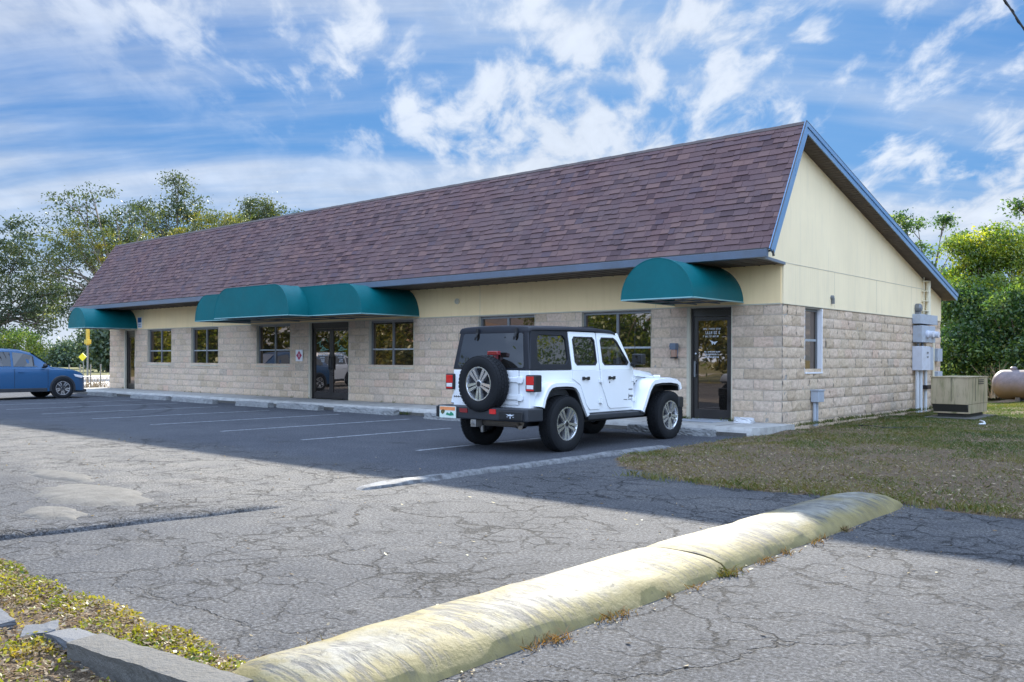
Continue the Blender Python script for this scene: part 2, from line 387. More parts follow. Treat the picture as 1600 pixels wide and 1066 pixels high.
def mat_hump():
    m, g, b, P, o = newmat('worn_yellow_paint')
    sp = g.n('ShaderNodeSeparateXYZ', i_0=P)
    n = g.noise(P, 3.2, 8, 0.68); st = g.n('ShaderNodeMapping', i_0=P); st.inputs['Scale'].default_value = (1.2, 9, 3)
    sn = g.noise(st.outputs[0], 2.6, 7, 0.7, 0.4)
    yel = g.ramp(g.noise(P, 6, 5, 0.6), [(0.3, (0.150, 0.122, 0.048)), (0.7, (0.225, 0.188, 0.085))])
    pale = g.ramp(g.noise(P, 8, 5, 0.6), [(0.3, (0.135, 0.130, 0.108)), (0.7, (0.225, 0.220, 0.195))])
    crest = g.mapr(g.m('ADD', sp.outputs[2], g.m('MULTIPLY', g.m('SUBTRACT', n, 0.5), 0.10)), 0.075, 0.125, smooth=True)
    crest = g.m('MULTIPLY', crest, g.mapr(g.noise(P, 1.5, 6, 0.7), 0.40, 0.56, 0.1, 1.0))
    c = g.mix(crest, yel, pale)
    gray = g.m('MULTIPLY', g.m('MULTIPLY', g.mapr(sn, 0.47, 0.56), g.mapr(g.noise(P, 1.9, 7, 0.75), 0.42, 0.52)), g.mapr(sp.outputs[2], 0.03, 0.10, 0.25, 1.0))
    c = g.mix(g.m('MULTIPLY', gray, 0.8), c, (0.050, 0.052, 0.058))
    spot = g.mapr(g.noise(P, 11, 6, 0.7), 0.63, 0.68)
    c = g.mix(g.m('MULTIPLY', spot, 0.7), c, (0.075, 0.072, 0.065))
    dirt = g.m('MULTIPLY', g.mapr(sp.outputs[2], 0.055, 0.0), g.mapr(n, 0.35, 0.6))
    c = g.mix(g.m('MULTIPLY', dirt, 0.75), c, (0.11, 0.095, 0.045))
    g.set(b.inputs['Base Color'], c); b.inputs['Roughness'].default_value = 0.72; b.inputs['Specular IOR Level'].default_value = 0.25
    bump(g, b, g.m('ADD', g.noise(P, 34, 6, 0.7), g.m('ADD', g.m('MULTIPLY', spot, -0.8), g.m('MULTIPLY', gray, -0.3))), 0.5, 0.012)
    return m
def mat_ground(name, cols, dirt, s=1.2, bs=0.8):
    m, g, b, P, o = newmat(name)
    n = g.noise(P, s, 9, 0.74); f = g.noise(P, 38, 5, 0.8)
    c = g.ramp(n, [(0.3, cols[0]), (0.5, cols[1]), (0.72, cols[2])])
    c = g.mix(g.mapr(f, 0.38, 0.62), c, dirt)
    c = g.mix(1.0, c, g.ramp(g.noise(P, 130, 3, 0.7), [(0.35, 0.45), (0.65, 1.6)]), 'MULTIPLY')
    g.set(b.inputs['Base Color'], c); b.inputs['Roughness'].default_value = 0.95; b.inputs['Specular IOR Level'].default_value = 0.15
    bump(g, b, f, bs, 0.03)
    return m
def mat_stained(name, col, streak, groove=0.0, axis=1):
    """painted siding: vertical weather streaks, optional fine vertical grooves"""
    m, g, b, P, o = newmat(name)
    mp = g.n('ShaderNodeMapping', i_0=P); mp.inputs['Scale'].default_value = (3, 3, 0.35)
    sn = g.noise(mp.outputs[0], 2.0, 7, 0.65); n = g.noise(P, 0.8, 4, 0.5)
    c = g.ramp(n, [(0.3, tuple(x * 0.94 for x in col)), (0.7, tuple(min(1, x * 1.04) for x in col))])
    c = g.mix(g.mapr(sn, 0.5, 0.75, 0, 0.34), c, streak)
    g.set(b.inputs['Base Color'], c); b.inputs['Roughness'].default_value = 0.72; b.inputs['Specular IOR Level'].default_value = 0.3
    h = g.noise(P, 60, 4, 0.7)
    if groove:
        sp = g.n('ShaderNodeSeparateXYZ', i_0=P)
        w = g.m('PINGPONG', sp.outputs[axis], groove)
        h = g.m('ADD', g.m('MULTIPLY', h, 0.15), g.mapr(w, 0.0, 0.012, 0.0, 1.0))
        bump(g, b, h, 0.35, 0.006)
    else: bump(g, b, h, 0.12, 0.01)
    return m

M = {}
M['asphalt'] = mat_asphalt(); M['block'] = mat_blocks(); M['shingle'] = mat_shingle(); M['hump'] = mat_hump()
M['mortar'] = pbr('mortar', (0.33, 0.31, 0.28), 0.95, bs=0.4, bscale=30)
M['reveal'] = pbr('painted_reveal', (0.50, 0.46, 0.36), 0.7, bs=0.1)
M['cream'] = mat_stained('cream_stucco', (0.92, 0.70, 0.39), (0.74, 0.53, 0.26), groove=0.30, axis=0)
M['creamside'] = mat_stained('cream_siding', (0.86, 0.72, 0.48), (0.62, 0.54, 0.39), groove=0.05, axis=1)
M['fascia'] = pbr('fascia_metal', (0.11, 0.145, 0.20), 0.38, 0.0, var=0.1, scale=1.5, dirt=(0.10, 0.10, 0.10), dirt_amt=0.35, spec=0.6)
M['rake'] = pbr('rake_metal', (0.10, 0.22, 0.38), 0.34, 0.0, var=0.08, scale=1.5, dirt=(0.30, 0.36, 0.42), dirt_amt=0.3, spec=0.6)
M['soffit'] = pbr('soffit_brown', (0.075, 0.060, 0.052), 0.7, dirt=(0.16, 0.12, 0.09), dirt_amt=0.5)
M['capshingle'] = pbr('ridge_shingle', (0.10, 0.078, 0.074), 0.85, var=0.3, scale=2.5, bs=0.4, bscale=90)
M['teal'] = pbr('teal_canvas', (0.000, 0.100, 0.112), 0.50, var=0.14, scale=1.2, bs=0.12, bscale=180, dirt=(0.002, 0.125, 0.145), dirt_amt=0.5, spec=0.22)
M['hem'] = pbr('awning_hem', (0.20, 0.36, 0.36), 0.5)
M['alu'] = pbr('dark_aluminium', (0.17, 0.18, 0.19), 0.4, 0.3)
M['alulight'] = pbr('grey_aluminium', (0.34, 0.37, 0.40), 0.4, 0.3)
M['bronze'] = pbr('bronze_frame', (0.018, 0.015, 0.014), 0.35, 0.0, spec=0.6)
M['glass'] = glassmat('window_glass', ior=2.7, reflect=(1.0, 0.80, 0.66))
M['carglass'] = glassmat('car_glass', ior=1.8, reflect=(0.95, 1.0, 1.05))
M['carglass2'] = glassmat('clear_car_glass', ior=1.7, through=0.55)
M['concrete'] = pbr('concrete', (0.38, 0.37, 0.35), 0.9, var=0.22, scale=2.2, bs=0.35, bscale=45, dirt=(0.17, 0.165, 0.15), dirt_amt=0.6)
M['darkconc'] = pbr('rough_kerb', (0.095, 0.09, 0.082), 0.95, var=0.3, scale=9, bs=1.0, bscale=45, dirt=(0.07, 0.065, 0.055), dirt_amt=0.7)
M['slab'] = pbr('grey_slab', (0.085, 0.09, 0.10), 0.85, var=0.2, scale=9, bs=0.6, bscale=60)
M['stop'] = pbr('wheel_stop_concrete', (0.21, 0.215, 0.215), 0.9, var=0.3, scale=5, bs=0.8, bscale=22, dirt=(0.12, 0.12, 0.12), dirt_amt=0.8)
M['paintline'] = None
M['white'] = pbr('white_enamel', (0.78, 0.80, 0.82), 0.22, var=0.015, coat=0.6, spec=0.5, rvar=0.03)
M['blue'] = pbr('blue_metallic', (0.020, 0.082, 0.185), 0.32, 0.15, var=0.01, scale=0.7, coat=0.25, rvar=0.01, spec=0.35)
M['blackpl'] = pbr('black_plastic', (0.010, 0.011, 0.013), 0.52, bs=0.15, bscale=200)
M['hardtop'] = pbr('black_hardtop', (0.012, 0.014, 0.020), 0.42, bs=0.12, bscale=160, spec=0.3)
M['grayplast'] = pbr('charcoal_plastic', (0.020, 0.023, 0.029), 0.5, bs=0.12, bscale=150)
M['tyre'] = pbr('tyre_rubber', (0.010, 0.011, 0.013), 0.8, var=0.3, scale=9, bs=0.3, bscale=60, spec=0.25)
M['rim'] = pbr('alloy_rim', (0.62, 0.63, 0.65), 0.24, 0.85, var=0.05)
M['rimdark'] = pbr('dark_rim_pocket', (0.06, 0.065, 0.075), 0.4, 0.4)
M['red'] = pbr('red_lens', (0.55, 0.012, 0.015), 0.15, coat=1)
M['darkred'] = pbr('dark_red_lens', (0.20, 0.010, 0.015), 0.2, coat=1)
M['clearlens'] = pbr('white_lens', (0.75, 0.72, 0.72), 0.15, coat=1)
M['steel'] = pbr('steel', (0.45, 0.45, 0.45), 0.35, 0.9, var=0.2)
M['rust'] = pbr('tan_exhaust', (0.24, 0.20, 0.16), 0.6, 0.4, var=0.3)
M['seat'] = pbr('seat_fabric', (0.03, 0.03, 0.032), 0.9)
M['sign_white'] = pbr('white_sign', (0.72, 0.72, 0.74), 0.5, var=0.03)
M['sign_blue'] = pbr('blue_sign', (0.02, 0.10, 0.26), 0.5)
M['sign_red'] = pbr('red_sign', (0.40, 0.03, 0.09), 0.5)
M['sign_yellow'] = pbr('yellow_sign', (0.72, 0.62, 0.02), 0.5)
M['pole_yellow'] = pbr('yellow_pole', (0.50, 0.36, 0.05), 0.55)
M['pole_gray'] = pbr('galvanised_pole', (0.20, 0.21, 0.22), 0.5, 0.4)
M['letters'] = pbr('white_lettering', (0.62, 0.66, 0.72), 0.6, var=0.02)
M['letters_green'] = pbr('green_lettering', (0.20, 0.42, 0.34), 0.6, var=0.02)
M['box_gray'] = pbr('gray_enclosure', (0.36, 0.40, 0.46), 0.5, var=0.08, dirt=(0.22, 0.20, 0.18), dirt_amt=0.4)
M['box_pale'] = pbr('pale_enclosure', (0.52, 0.54, 0.60), 0.5, var=0.06, dirt=(0.30, 0.28, 0.26), dirt_amt=0.3)
M['pipe'] = pbr('pvc_conduit', (0.56, 0.58, 0.60), 0.5, var=0.08)
M['pipe_cream'] = pbr('cream_conduit', (0.70, 0.64, 0.48), 0.6)
def mat_ac():
    m, g, b, P, o = newmat('mildewed_tan_metal')
    mp = g.n('ShaderNodeMapping', i_0=P); mp.inputs['Scale'].default_value = (3.5, 3.5, 0.5)
    n = g.noise(mp.outputs[0], 1.6, 7, 0.7)
    c = g.ramp(g.noise(P, 2, 4, 0.5), [(0.3, (0.30, 0.235, 0.145)), (0.7, (0.40, 0.325, 0.21))])
    c = g.mix(g.mapr(n, 0.47, 0.62, 0, 0.85), c, (0.13, 0.13, 0.045))
    c = g.mix(g.mapr(g.noise(mp.outputs[0], 3.3, 6, 0.7), 0.55, 0.68, 0, 0.6), c, (0.07, 0.06, 0.045))
    g.set(b.inputs['Base Color'], c); b.inputs['Roughness'].default_value = 0.6
    return m
M['ac'] = mat_ac()
M['acdark'] = pbr('condenser_coil', (0.04, 0.038, 0.03), 0.8)
def mat_tank():
    m, g, b, P, o = newmat('weathered_tank_steel')
    sp = g.n('ShaderNodeSeparateXYZ', i_0=P); n = g.noise(P, 2.4, 8, 0.7)
    c = g.ramp(g.noise(P, 5, 6, 0.7), [(0.3, (0.085, 0.072, 0.082)), (0.7, (0.165, 0.14, 0.155))])
    c = g.mix(g.mapr(g.m('ADD', sp.outputs[2], g.m('MULTIPLY', n, 0.5)), 0.95, 0.62, 0, 0.9), c, (0.13, 0.09, 0.035))
    c = g.mix(g.mapr(n, 0.55, 0.7, 0, 0.7), c, (0.14, 0.07, 0.04))
    g.set(b.inputs['Base Color'], c); b.inputs['Roughness'].default_value = 0.6
    return m
M['tank'] = mat_tank()
M['bark'] = pbr('bark', (0.12, 0.095, 0.075), 0.95, var=0.4, scale=6, bs=0.9, bscale=14)
M['twig'] = pbr('dry_twigs', (0.26, 0.20, 0.13), 0.95, var=0.3)
M['leaf_oak'] = mat_leaf('oak_leaves', (0.018, 0.034, 0.018), (0.042, 0.060, 0.026), (0.10, 0.105, 0.030))
M['leaf_oak2'] = mat_leaf('oak_leaves_yellowing', (0.035, 0.055, 0.016), (0.085, 0.10, 0.026), (0.20, 0.165, 0.030))
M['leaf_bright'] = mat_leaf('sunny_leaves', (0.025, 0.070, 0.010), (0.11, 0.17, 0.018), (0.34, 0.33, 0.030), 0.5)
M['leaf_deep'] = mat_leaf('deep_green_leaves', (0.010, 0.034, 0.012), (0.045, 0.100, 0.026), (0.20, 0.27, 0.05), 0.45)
M['leaf_far'] = mat_leaf('far_leaves', (0.030, 0.055, 0.035), (0.055, 0.085, 0.045), (0.13, 0.15, 0.07), 0.3)
M['grass'] = mat_leaf('lawn_blades', (0.045, 0.085, 0.012), (0.135, 0.135, 0.028), (0.25, 0.175, 0.075), 0.4)
M['weed'] = mat_leaf('weed_leaves', (0.055, 0.085, 0.010), (0.175, 0.185, 0.018), (0.27, 0.20, 0.035), 0.45)
M['deadleaf'] = mat_leaf('dead_leaves', (0.08, 0.045, 0.025), (0.18, 0.115, 0.065), (0.36, 0.28, 0.19), 0.3)
M['lawn'] = mat_ground('lawn_soil', ((0.078, 0.054, 0.036), (0.125, 0.090, 0.060), (0.068, 0.070, 0.022)), (0.165, 0.122, 0.082), s=2.2, bs=1.0)
M['ground'] = mat_ground('rough_grass', ((0.15, 0.14, 0.06), (0.11, 0.12, 0.045), (0.20, 0.17, 0.08)), (0.14, 0.12, 0.06))
M['road'] = pbr('pale_road', (0.30, 0.28, 0.26), 0.9, var=0.08)
# ------------------------------------------------------------------ worn marking paint
def mat_line(name, col, worn, lo=0.42, hi=0.56):
    m, g, b, P, o = newmat(name)
    n = g.noise(P, 9, 8, 0.75); k = g.mapr(n, lo, hi)
    c = g.mix(k, worn, col)
    c = g.mix(1.0, c, g.ramp(g.noise(P, 95, 4, 0.7), [(0.3, 0.75), (0.7, 1.2)]), 'MULTIPLY')
    g.set(b.inputs['Base Color'], c); b.inputs['Roughness'].default_value = 0.8
    return m
M['paintline'] = mat_line('worn_white_paint', (0.30, 0.32, 0.35), (0.055, 0.056, 0.06), 0.36, 0.62)
M['lip'] = mat_line('chipped_white_kerb', (0.16, 0.165, 0.17), (0.050, 0.051, 0.055), 0.38, 0.60)

# ------------------------------------------------------------------ ground, lot, walk
def vnoise(x, y, s=1.0, seed=0):
    """cheap smooth value noise, numpy"""
    x = np.asarray(x, float) * s + seed * 17.3; y = np.asarray(y, float) * s + seed * 5.7
    xi = np.floor(x).astype(int); yi = np.floor(y).astype(int); fx = x - xi; fy = y - yi
    def h(a, b): 
        q = np.sin(a * 127.1 + b * 311.7 + seed * 74.7) * 43758.5453
        return q - np.floor(q)
    fx = fx * fx * (3 - 2 * fx); fy = fy * fy * (3 - 2 * fy)
    return (h(xi, yi) * (1 - fx) + h(xi + 1, yi) * fx) * (1 - fy) + (h(xi, yi + 1) * (1 - fx) + h(xi + 1, yi + 1) * fx) * fy

mb = MB(); mb.quad((-900, -400, -0.03), (700, -400, -0.03), (700, 1400, -0.03), (-900, 1400, -0.03))
tag(mb.build('ground', M['ground'], fix=False), kind='structure')
def hgt(x, y):  # lot surface: near flat with slight swells
    return (vnoise(x, y, 0.35, 1) - 0.5) * 0.018
nx, ny = 150, 110
gx = np.linspace(-32, 22, nx); gy = np.linspace(-30, -1.42, ny)
GX, GY = np.meshgrid(gx, gy)
V = np.stack([GX.ravel(), GY.ravel(), np.zeros(nx * ny)], 1)
I = np.arange(nx * ny).reshape(ny, nx)
F = np.stack([I[:-1, :-1].ravel(), I[:-1, 1:].ravel(), I[1:, 1:].ravel(), I[1:, :-1].ravel()], 1)
tag(obj_from_arrays('asphalt_lot', V, F, M['asphalt']), kind='structure')
mb = MB()
for (a, b) in (((-36, -40), (-60, 30)), ):
    pass
mb.quad((-33, -60, -0.012), (-44, -60, -0.012), (-62, 20, -0.012), (-160, 60, -0.012), (-160, 73, -0.012), (-33.2, 8, -0.012))
tag(mb.build('road', M['road']), kind='structure')
mb = MB(); mb.quad((-33, -1.42, -0.008), (-33, -30, -0.008), (-31.9, -30, -0.008), (-31.9, -1.42, -0.008))
# sidewalk with a rough exposed front edge
mb = MB(); n = 150
xs = np.linspace(-28.4, 0.06, n)
vs = []; fs = []
for i, x in enumerate(xs):
    e = (vnoise(x, 3, 2.0, 4) - 0.5) * 0.03
    ye = -1.38 + e
    if x > -0.30: ye = -1.38 + e + (x + 0.30) * 0.2
    vs += [(x, 0.0, 0.16), (x, ye, 0.155), (x, ye - 0.03, 0.11), (x, ye - 0.07 + e, -0.01)]
for i in range(n - 1):
    for k in range(3): fs.append((i * 4 + k, i * 4 + k + 1, i * 4 + k + 5, i * 4 + k + 4))
fs.append(tuple(range(0, 4))); fs.append(tuple(range((n - 1) * 4, n * 4)))
mb.add(vs, fs)
# extra wedge of slab toward the corner
mb.prism([(0.06, 0.0), (0.06, -1.33), (0.16, -1.22), (0.24, 0.02)], 'z', -0.01, 0.157)
tag(mb.build('sidewalk', M['concrete'], fix=True), kind='structure')
mb = MB()
for x in np.arange(-27, -0.2, 1.55): mb.box(x, x + 0.012, -1.36, -0.01, 0.1585, 0.1605)
sj = mb.build('pavement_joints', M['darkconc']); tag(sj, kind='structure')
mb = MB(); mb.box(-28.3, 0.02, -1.475, -1.46, -0.01, 0.07)
tag(mb.build('kerb', M['darkconc']), kind='structure')

# lawn at the side of the building: rises gently to the wall
def lawn_z(x, y):
    base = 0.012 + 0.11 * np.clip((y + 6.8) / 6.5, 0, 1) * np.clip((x - 0.3) / 1.0, 0.35, 1)
    return base + (vnoise(x, y, 1.3, 2) - 0.5) * 0.04 * np.clip((y + 7.2) / 1.0, 0, 1)
def lawn_in(x, y):
    wob = (vnoise(x, y, 1.7, 3) - 0.5) * 0.30 + (vnoise(x, y, 6, 5) - 0.5) * 0.16
    xe = 0.16 + np.where(y > -5.2, 0, (np.clip(-5.2 - y, 0, 2.2) / 2.0) ** 2.4 * 2.4)
    south = -7.22 + 0.10 * np.clip((x - 2.0) / 4, 0, 1)
    return (x > xe + wob * 0.6) & (y > south + wob) 
q = 0.11
lx = np.arange(0.0, 26, q); ly = np.arange(-7.6, 46, q * 1.4)
GX, GY = np.meshgrid(lx, ly)
inside = lawn_in(GX, GY) & ~((GY > -0.0) & (GX < 0.0)) & ~((GX < 0.22) & (GY > -1.5) & (GY < 0.0))
Z = np.where(inside, lawn_z(GX, GY), -0.02)
Z = np.where(GY > 10.2, lawn_z(GX, GY) , Z)
V = np.stack([GX.ravel(), GY.ravel(), Z.ravel()], 1)
I = np.arange(GX.size).reshape(GX.shape)
ok = inside | (GY > 10.2)
okc = ok[:-1, :-1] | ok[:-1, 1:] | ok[1:, 1:] | ok[1:, :-1]
F = np.stack([I[:-1, :-1], I[:-1, 1:], I[1:, 1:], I[1:, :-1]], -1)[okc]
tag(obj_from_arrays('lawn_ground', V, F, M['lawn'], smooth=True), kind='structure')
# planted island at the lower left, behind the kerb
q = 0.05
GX, GY = np.meshgrid(np.arange(-4.5, 4.25, q), np.arange(-20.0, -13.35, q))
edge = -13.62 - 0.20 * np.clip((1.6 - GX) / 3, 0, 1) + (vnoise(GX, GY, 4, 7) - 0.5) * 0.12 - 0.10 * np.clip((GX - 3.2), 0, 1)
ins = (GY < edge) & (GX < 3.95 + (vnoise(GX, GY, 3, 9) - 0.5) * 0.1)
Z = np.where(ins, 0.012 + (vnoise(GX, GY, 3, 8)) * 0.035, -0.02)
V = np.stack([GX.ravel(), GY.ravel(), Z.ravel()], 1); I = np.arange(GX.size).reshape(GX.shape)
okc = ins[:-1, :-1] | ins[:-1, 1:] | ins[1:, 1:] | ins[1:, :-1]
F = np.stack([I[:-1, :-1], I[:-1, 1:], I[1:, 1:], I[1:, :-1]], -1)[okc]
tag(obj_from_arrays('island_soil', V, F, M['lawn'], smooth=True), kind='structure')

# parking bay lines
LX = [(-2.48, -6.9, -3.9), (-5.12, -7.05, -3.6), (-7.62, -7.05, -2.4), (-10.1, -7.15, -2.45), (-12.65, -7.2, -2.7), (-15.15, -7.3, -2.7), (-17.7, -7.2, -2.5), (-20.25, -7.1, -2.4), (-22.85, -7.0, -2.5)]
mb = MB()
for x, y0, y1 in LX:
    w = 0.05
    mb.quad((x - w, y0, 0.004), (x + w, y0, 0.004), (x + w, y1, 0.004), (x - w, y1, 0.004))
tag(mb.build('parking_lines', M['paintline'], fix=False), kind='structure')

def kerbstrip(name, x, y0, y1, w, h, mat, jag=0.02, bulge=True, seed=0, taper=0.35, n=None, xe=None, zpow=0.5, slant=0.0):
    """long low rounded strip along Y"""
    n = n or max(8, int((y1 - y0) / 0.08)); m = 13; vs = []; fs = []
    for i in range(n + 1):
        t = i / n; y = y0 + (y1 - y0) * t
        e = min(1, min(t, 1 - t) * (y1 - y0) / taper); e = math.sqrt(max(0.0, 1 - (1 - e) ** 2))
        xc = x + ((xe - x) * t if xe is not None else 0)
        for k in range(m):
            s = k / (m - 1) * 2 - 1
            prof = (1 - abs(s) ** 2.5) ** zpow if abs(s) < 1 else 0
            ww = w * (0.55 + 0.45 * e)
            jx = float(vnoise(s * 3, y * 3, 1.0, seed + 3) - 0.5) * jag; jz = float(vnoise(s * 4 + 9, y * 5, 1.0, seed) - 0.5) * jag * 0.7 * (prof > 0.2)
            vs.append((xc + s * ww / 2 + jx, y + slant * s, -0.006 + (h * prof * e) + jz * e))
    for i in range(n):
        for k in range(m - 1): fs.append((i * m + k, i * m + k + 1, (i + 1) * m + k + 1, (i + 1) * m + k))
    return vs, fs

# ------------------------------------------------------------------ the building
XL, XR, D = -27.77, 0.0, 9.80
F0 = 0.16; BT = 2.40; SOF = 3.15
bld = thing('commercial_building', 'long single-storey tan block building with purple-brown shingled mansard roof', 'building')
OPEN = [  # x0, x1, z0, z1 kind
    (-24.68, -22.90, 1.11, 2.37), (-21.53, -19.76, 1.11, 2.37), (-17.48, -15.66, 1.11, 2.37), (-14.65, -12.84, 0.16, 2.385),
    (-11.95, -10.13, 1.11, 2.37), (-7.80, -6.00, 1.11, 2.37), (-4.66, -2.85, 1.11, 2.37), (-1.95, -1.03, 0.16, 2.375), (-26.47, -25.67, 0.16, 2.37)]
SIDE_OPEN = [(1.00, 1.80, 1.11, 2.36)]
def block_wall(name, length, holes, frame, seed):
    """split-faced block courses; frame(u, d, z) -> world point, u along the wall, d outward"""
    rg = np.random.default_rng(seed); h = (BT - F0) / 11; w = 0.406
    VV = []; FF = []; A = []; DP = []; base = 0
    for c in range(-1, 11):
        z0, z1 = F0 + c * h, F0 + (c + 1) * h
        off = 0.0 if c % 2 else -w / 2
        xsb = [0.0] + [x for x in np.arange(off, length, w) if x > 0.05 and x < length - 0.05] + [length]
        for j in range(len(xsb) - 1):
            segs = [(xsb[j], xsb[j + 1])]
            for (a, b_, q0, q1) in holes:
                if z0 + h / 2 > q0 and z0 + h / 2 < q1 + 0.02:
                    ns = []
                    for (s0, s1) in segs:
                        if b_ <= s0 or a >= s1: ns.append((s0, s1)); continue
                        if a > s0 + 0.01: ns.append((s0, a))
                        if b_ < s1 - 0.01: ns.append((b_, s1))
                    segs = ns
            tone = rg.random(); lift = rg.uniform(0.012, 0.020)
            for (s0, s1) in segs:
                zt, zb = z1, z0
                nu = max(2, int((s1 - s0) / 0.045) + 1); nv = 6
                uu, vv_ = np.meshgrid(np.linspace(s0 + 0.002, s1 - 0.002, nu), np.linspace(zb + 0.002, zt - 0.002, nv))
                eu = np.minimum(uu - s0, s1 - uu); ev = np.minimum(vv_ - zb, zt - vv_)
                e = np.clip(np.minimum(eu / 0.012 * 0.25 + 0.75, np.minimum((vv_ - zb) / 0.012, (zt - vv_) / 0.012 * 0.6 + 0.4)), 0, 1)
                d = e * (lift + (rg.random(uu.shape) - 0.5) * 0.024 + (vnoise(uu, vv_, 9, seed) - 0.5) * 0.014) - 0.004
                P = np.array([frame(a, b2, c2) for a, b2, c2 in zip(uu.ravel(), d.ravel(), vv_.ravel())])
                I = base + np.arange(uu.size).reshape(uu.shape)
                FF.append(np.stack([I[:-1, :-1].ravel(), I[:-1, 1:].ravel(), I[1:, 1:].ravel(), I[1:, :-1].ravel()], 1))
                VV.append(P); A.append(np.full(uu.size, np.clip(tone, 0, 1))); DP.append((1 - e).ravel()); base += uu.size
    return obj_from_arrays(name, np.vstack(VV), np.vstack(FF), M['block'], bld, {'blk': np.concatenate(A), 'dep': np.concatenate(DP)})
fh = [(x0 - XL, x1 - XL, z0, z1) for x0, x1, z0, z1 in OPEN]
block_wall('front_block_wall', XR - XL, fh, lambda u, d, z: (XL + u, -d, z), 3)
block_wall('side_block_wall', D, SIDE_OPEN, lambda u, d, z: (d, u, z), 5)
# structural core behind the facing, with openings: piers, sills and heads
def core(holes, length, box, zt):
    cuts = sorted(holes); x = 0.0
    for (a, b, z0, z1) in cuts:
        box(x, a, F0 - 0.4, zt)
        if z0 > F0 + 0.1: box(a, b, F0 - 0.4, z0)
        box(a, b, z1, zt)
        x = b
    box(x, length, F0 - 0.4, zt)
mb = MB(); core(sorted(fh), XR - XL, lambda a, b, z0, z1: mb.box(XL + a, XL + b, 0.004, 0.20, z0, z1), BT)
mb.build('wall_core', M['mortar'], bld)
mb = MB(); core(SIDE_OPEN, D, lambda a, b, z0, z1: mb.box(-0.20, -0.004, max(a, 0.21), b, z0, z1), BT)
mb.build('wall_core', M['mortar'], bld)
mb = MB(); mb.box(XL, -0.01, D - 0.2, D, -0.2, 3.0); mb.box(XL, XL + 0.2, 0.21, D - 0.21, -0.2, 3.0)
mb.build('rear_wall', M['cream'], bld)
# cream band over the blocks, front
mb = MB(); mb.box(XL, -0.02, -0.022, 0.18, BT + 0.002, SOF + 0.03)
mb.build('front_upper_wall', M['cream'], bld)
mb = MB(); mb.box(XL, -0.02, -0.030, -0.024, BT - 0.012, BT + 0.012)
for x in (-25.0, -20.1, -15.2, -7.74, -2.74): mb.box(x, x + 0.008, -0.0245, -0.0228, BT + 0.012, SOF)
mb.build('drip_trim', M['reveal'], bld)
# roof geometry
YE, ZE = -1.27, 3.28; YR, ZR = 0.181, 5.74; YB, ZB = 10.02, 3.10
EX = 0.35; XLE, XLR = -28.19, -27.72
def slope_z(y): return ZR + (ZB - ZR) * (y - YR) / (YB - YR)
# gable
gp = [(0.0, BT + 0.004), (D, BT + 0.004), (D, slope_z(D) - 0.15), (YR + 0.02, ZR - 0.14), (YE + 0.10, ZE - 0.02), (YE + 0.10, SOF + 0.02), (0.0, SOF + 0.02)]
mb = MB(); mb.prism(gp, 'x', -0.08, 0.022)
mb.build('gable_panel', M['creamside'], bld)
mb = MB(); mb.box(0.0225, 0.027, 0.0, D, SOF + 0.012, SOF + 0.024)
for y in (2.44, 4.88, 7.32): mb.box(0.0224, 0.0245, y, y + 0.006, BT + 0.03, SOF + 0.012)
mb.box(0.012, 0.030, 0.0, D, BT - 0.008, BT + 0.006)
mb.build('gable_seam', M['reveal'], bld)
# shingles, laid tab by tab
sl_v = Vector((0, YR - YE, ZR - ZE)); SL = sl_v.length; sd = sl_v / SL; nrm = Vector((0, -sd.z, sd.y))
def shingles(courses, e0, sdir, n, SLn, xl0, xl1, xr, name, seed, parent):
    rg = random.Random(seed); m_ = MB(); ex = SLn / courses
    for c in range(courses):
        s0 = c * ex; s1 = min(SLn, s0 + ex * 1.12)
        xl = xl0 + (xl1 - xl0) * (s0 / SLn); x = xl
        tone = rg.random()
        while x < xr:
            w = rg.choice((0.12, 0.17, 0.20, 0.25, 0.30)) * rg.uniform(0.9, 1.1); x2 = min(xr, x + w)
            if xr - x2 < 0.06: x2 = xr
            th = rg.choice((0.014, 0.016, 0.024, 0.026)); drop = rg.uniform(-0.004, 0.004)
            m_.a = min(1, max(0, rg.gauss(0.46, 0.29)))
            drop = rg.choice((-0.012, -0.010, 0.006, 0.008)) if c else 0.0; a = Vector((0, e0[0], e0[1])) + sdir * (s0 + drop); b = Vector((0, e0[0], e0[1])) + sdir * s1
            vs = []
            for p, t in ((a, 0.0), (a, th), (b, 0.003), (b, 0.0)):
                q_ = p + n * t
                vs += [(x + 0.002, q_.y, q_.z), (x2 - 0.002, q_.y, q_.z)]
            m_.add(vs, [(0, 1, 3, 2), (2, 3, 5, 4), (0, 2, 4, 6), (1, 7, 5, 3)])
            x = x2
    return m_.build(name, M['shingle'], parent, fix=False, attr='blk')
roof = MB().quad((XLE, YE, ZE - 0.004), (EX, YE, ZE - 0.004), (EX, YR, ZR - 0.004), (XLR, YR, ZR - 0.004)).build('mansard_roof', M['shingle'], bld, fix=False)

sh = shingles(21, (YE, ZE), sd, nrm, SL, XLE, XLR, EX, 'shingles', 4, roof)
# rear slope slab
mb = MB(); mb.prism([(YR, ZR), (YB, ZB), (YB, ZB - 0.10), (YR + 0.03, ZR - 0.13)], 'x', XLR, EX - 0.01)
mb.build('rear_roof', M['capshingle'], bld)
mb = MB()
x = XLR
while x < EX - 0.02:
    x2 = min(EX, x + 0.3); h_ = 0.004 * (int(x * 10) % 2)
    mb.prism([(YR - 0.030, ZR - 0.035), (YR - 0.040, ZR - 0.030), (YR - 0.004, ZR + 0.030 + h_), (YR + 0.14, ZR + 0.006), (YR + 0.14, ZR - 0.01)], 'x', x, x2 + 0.004)
    x = x2
mb.build('ridge_cap', M['capshingle'], bld)
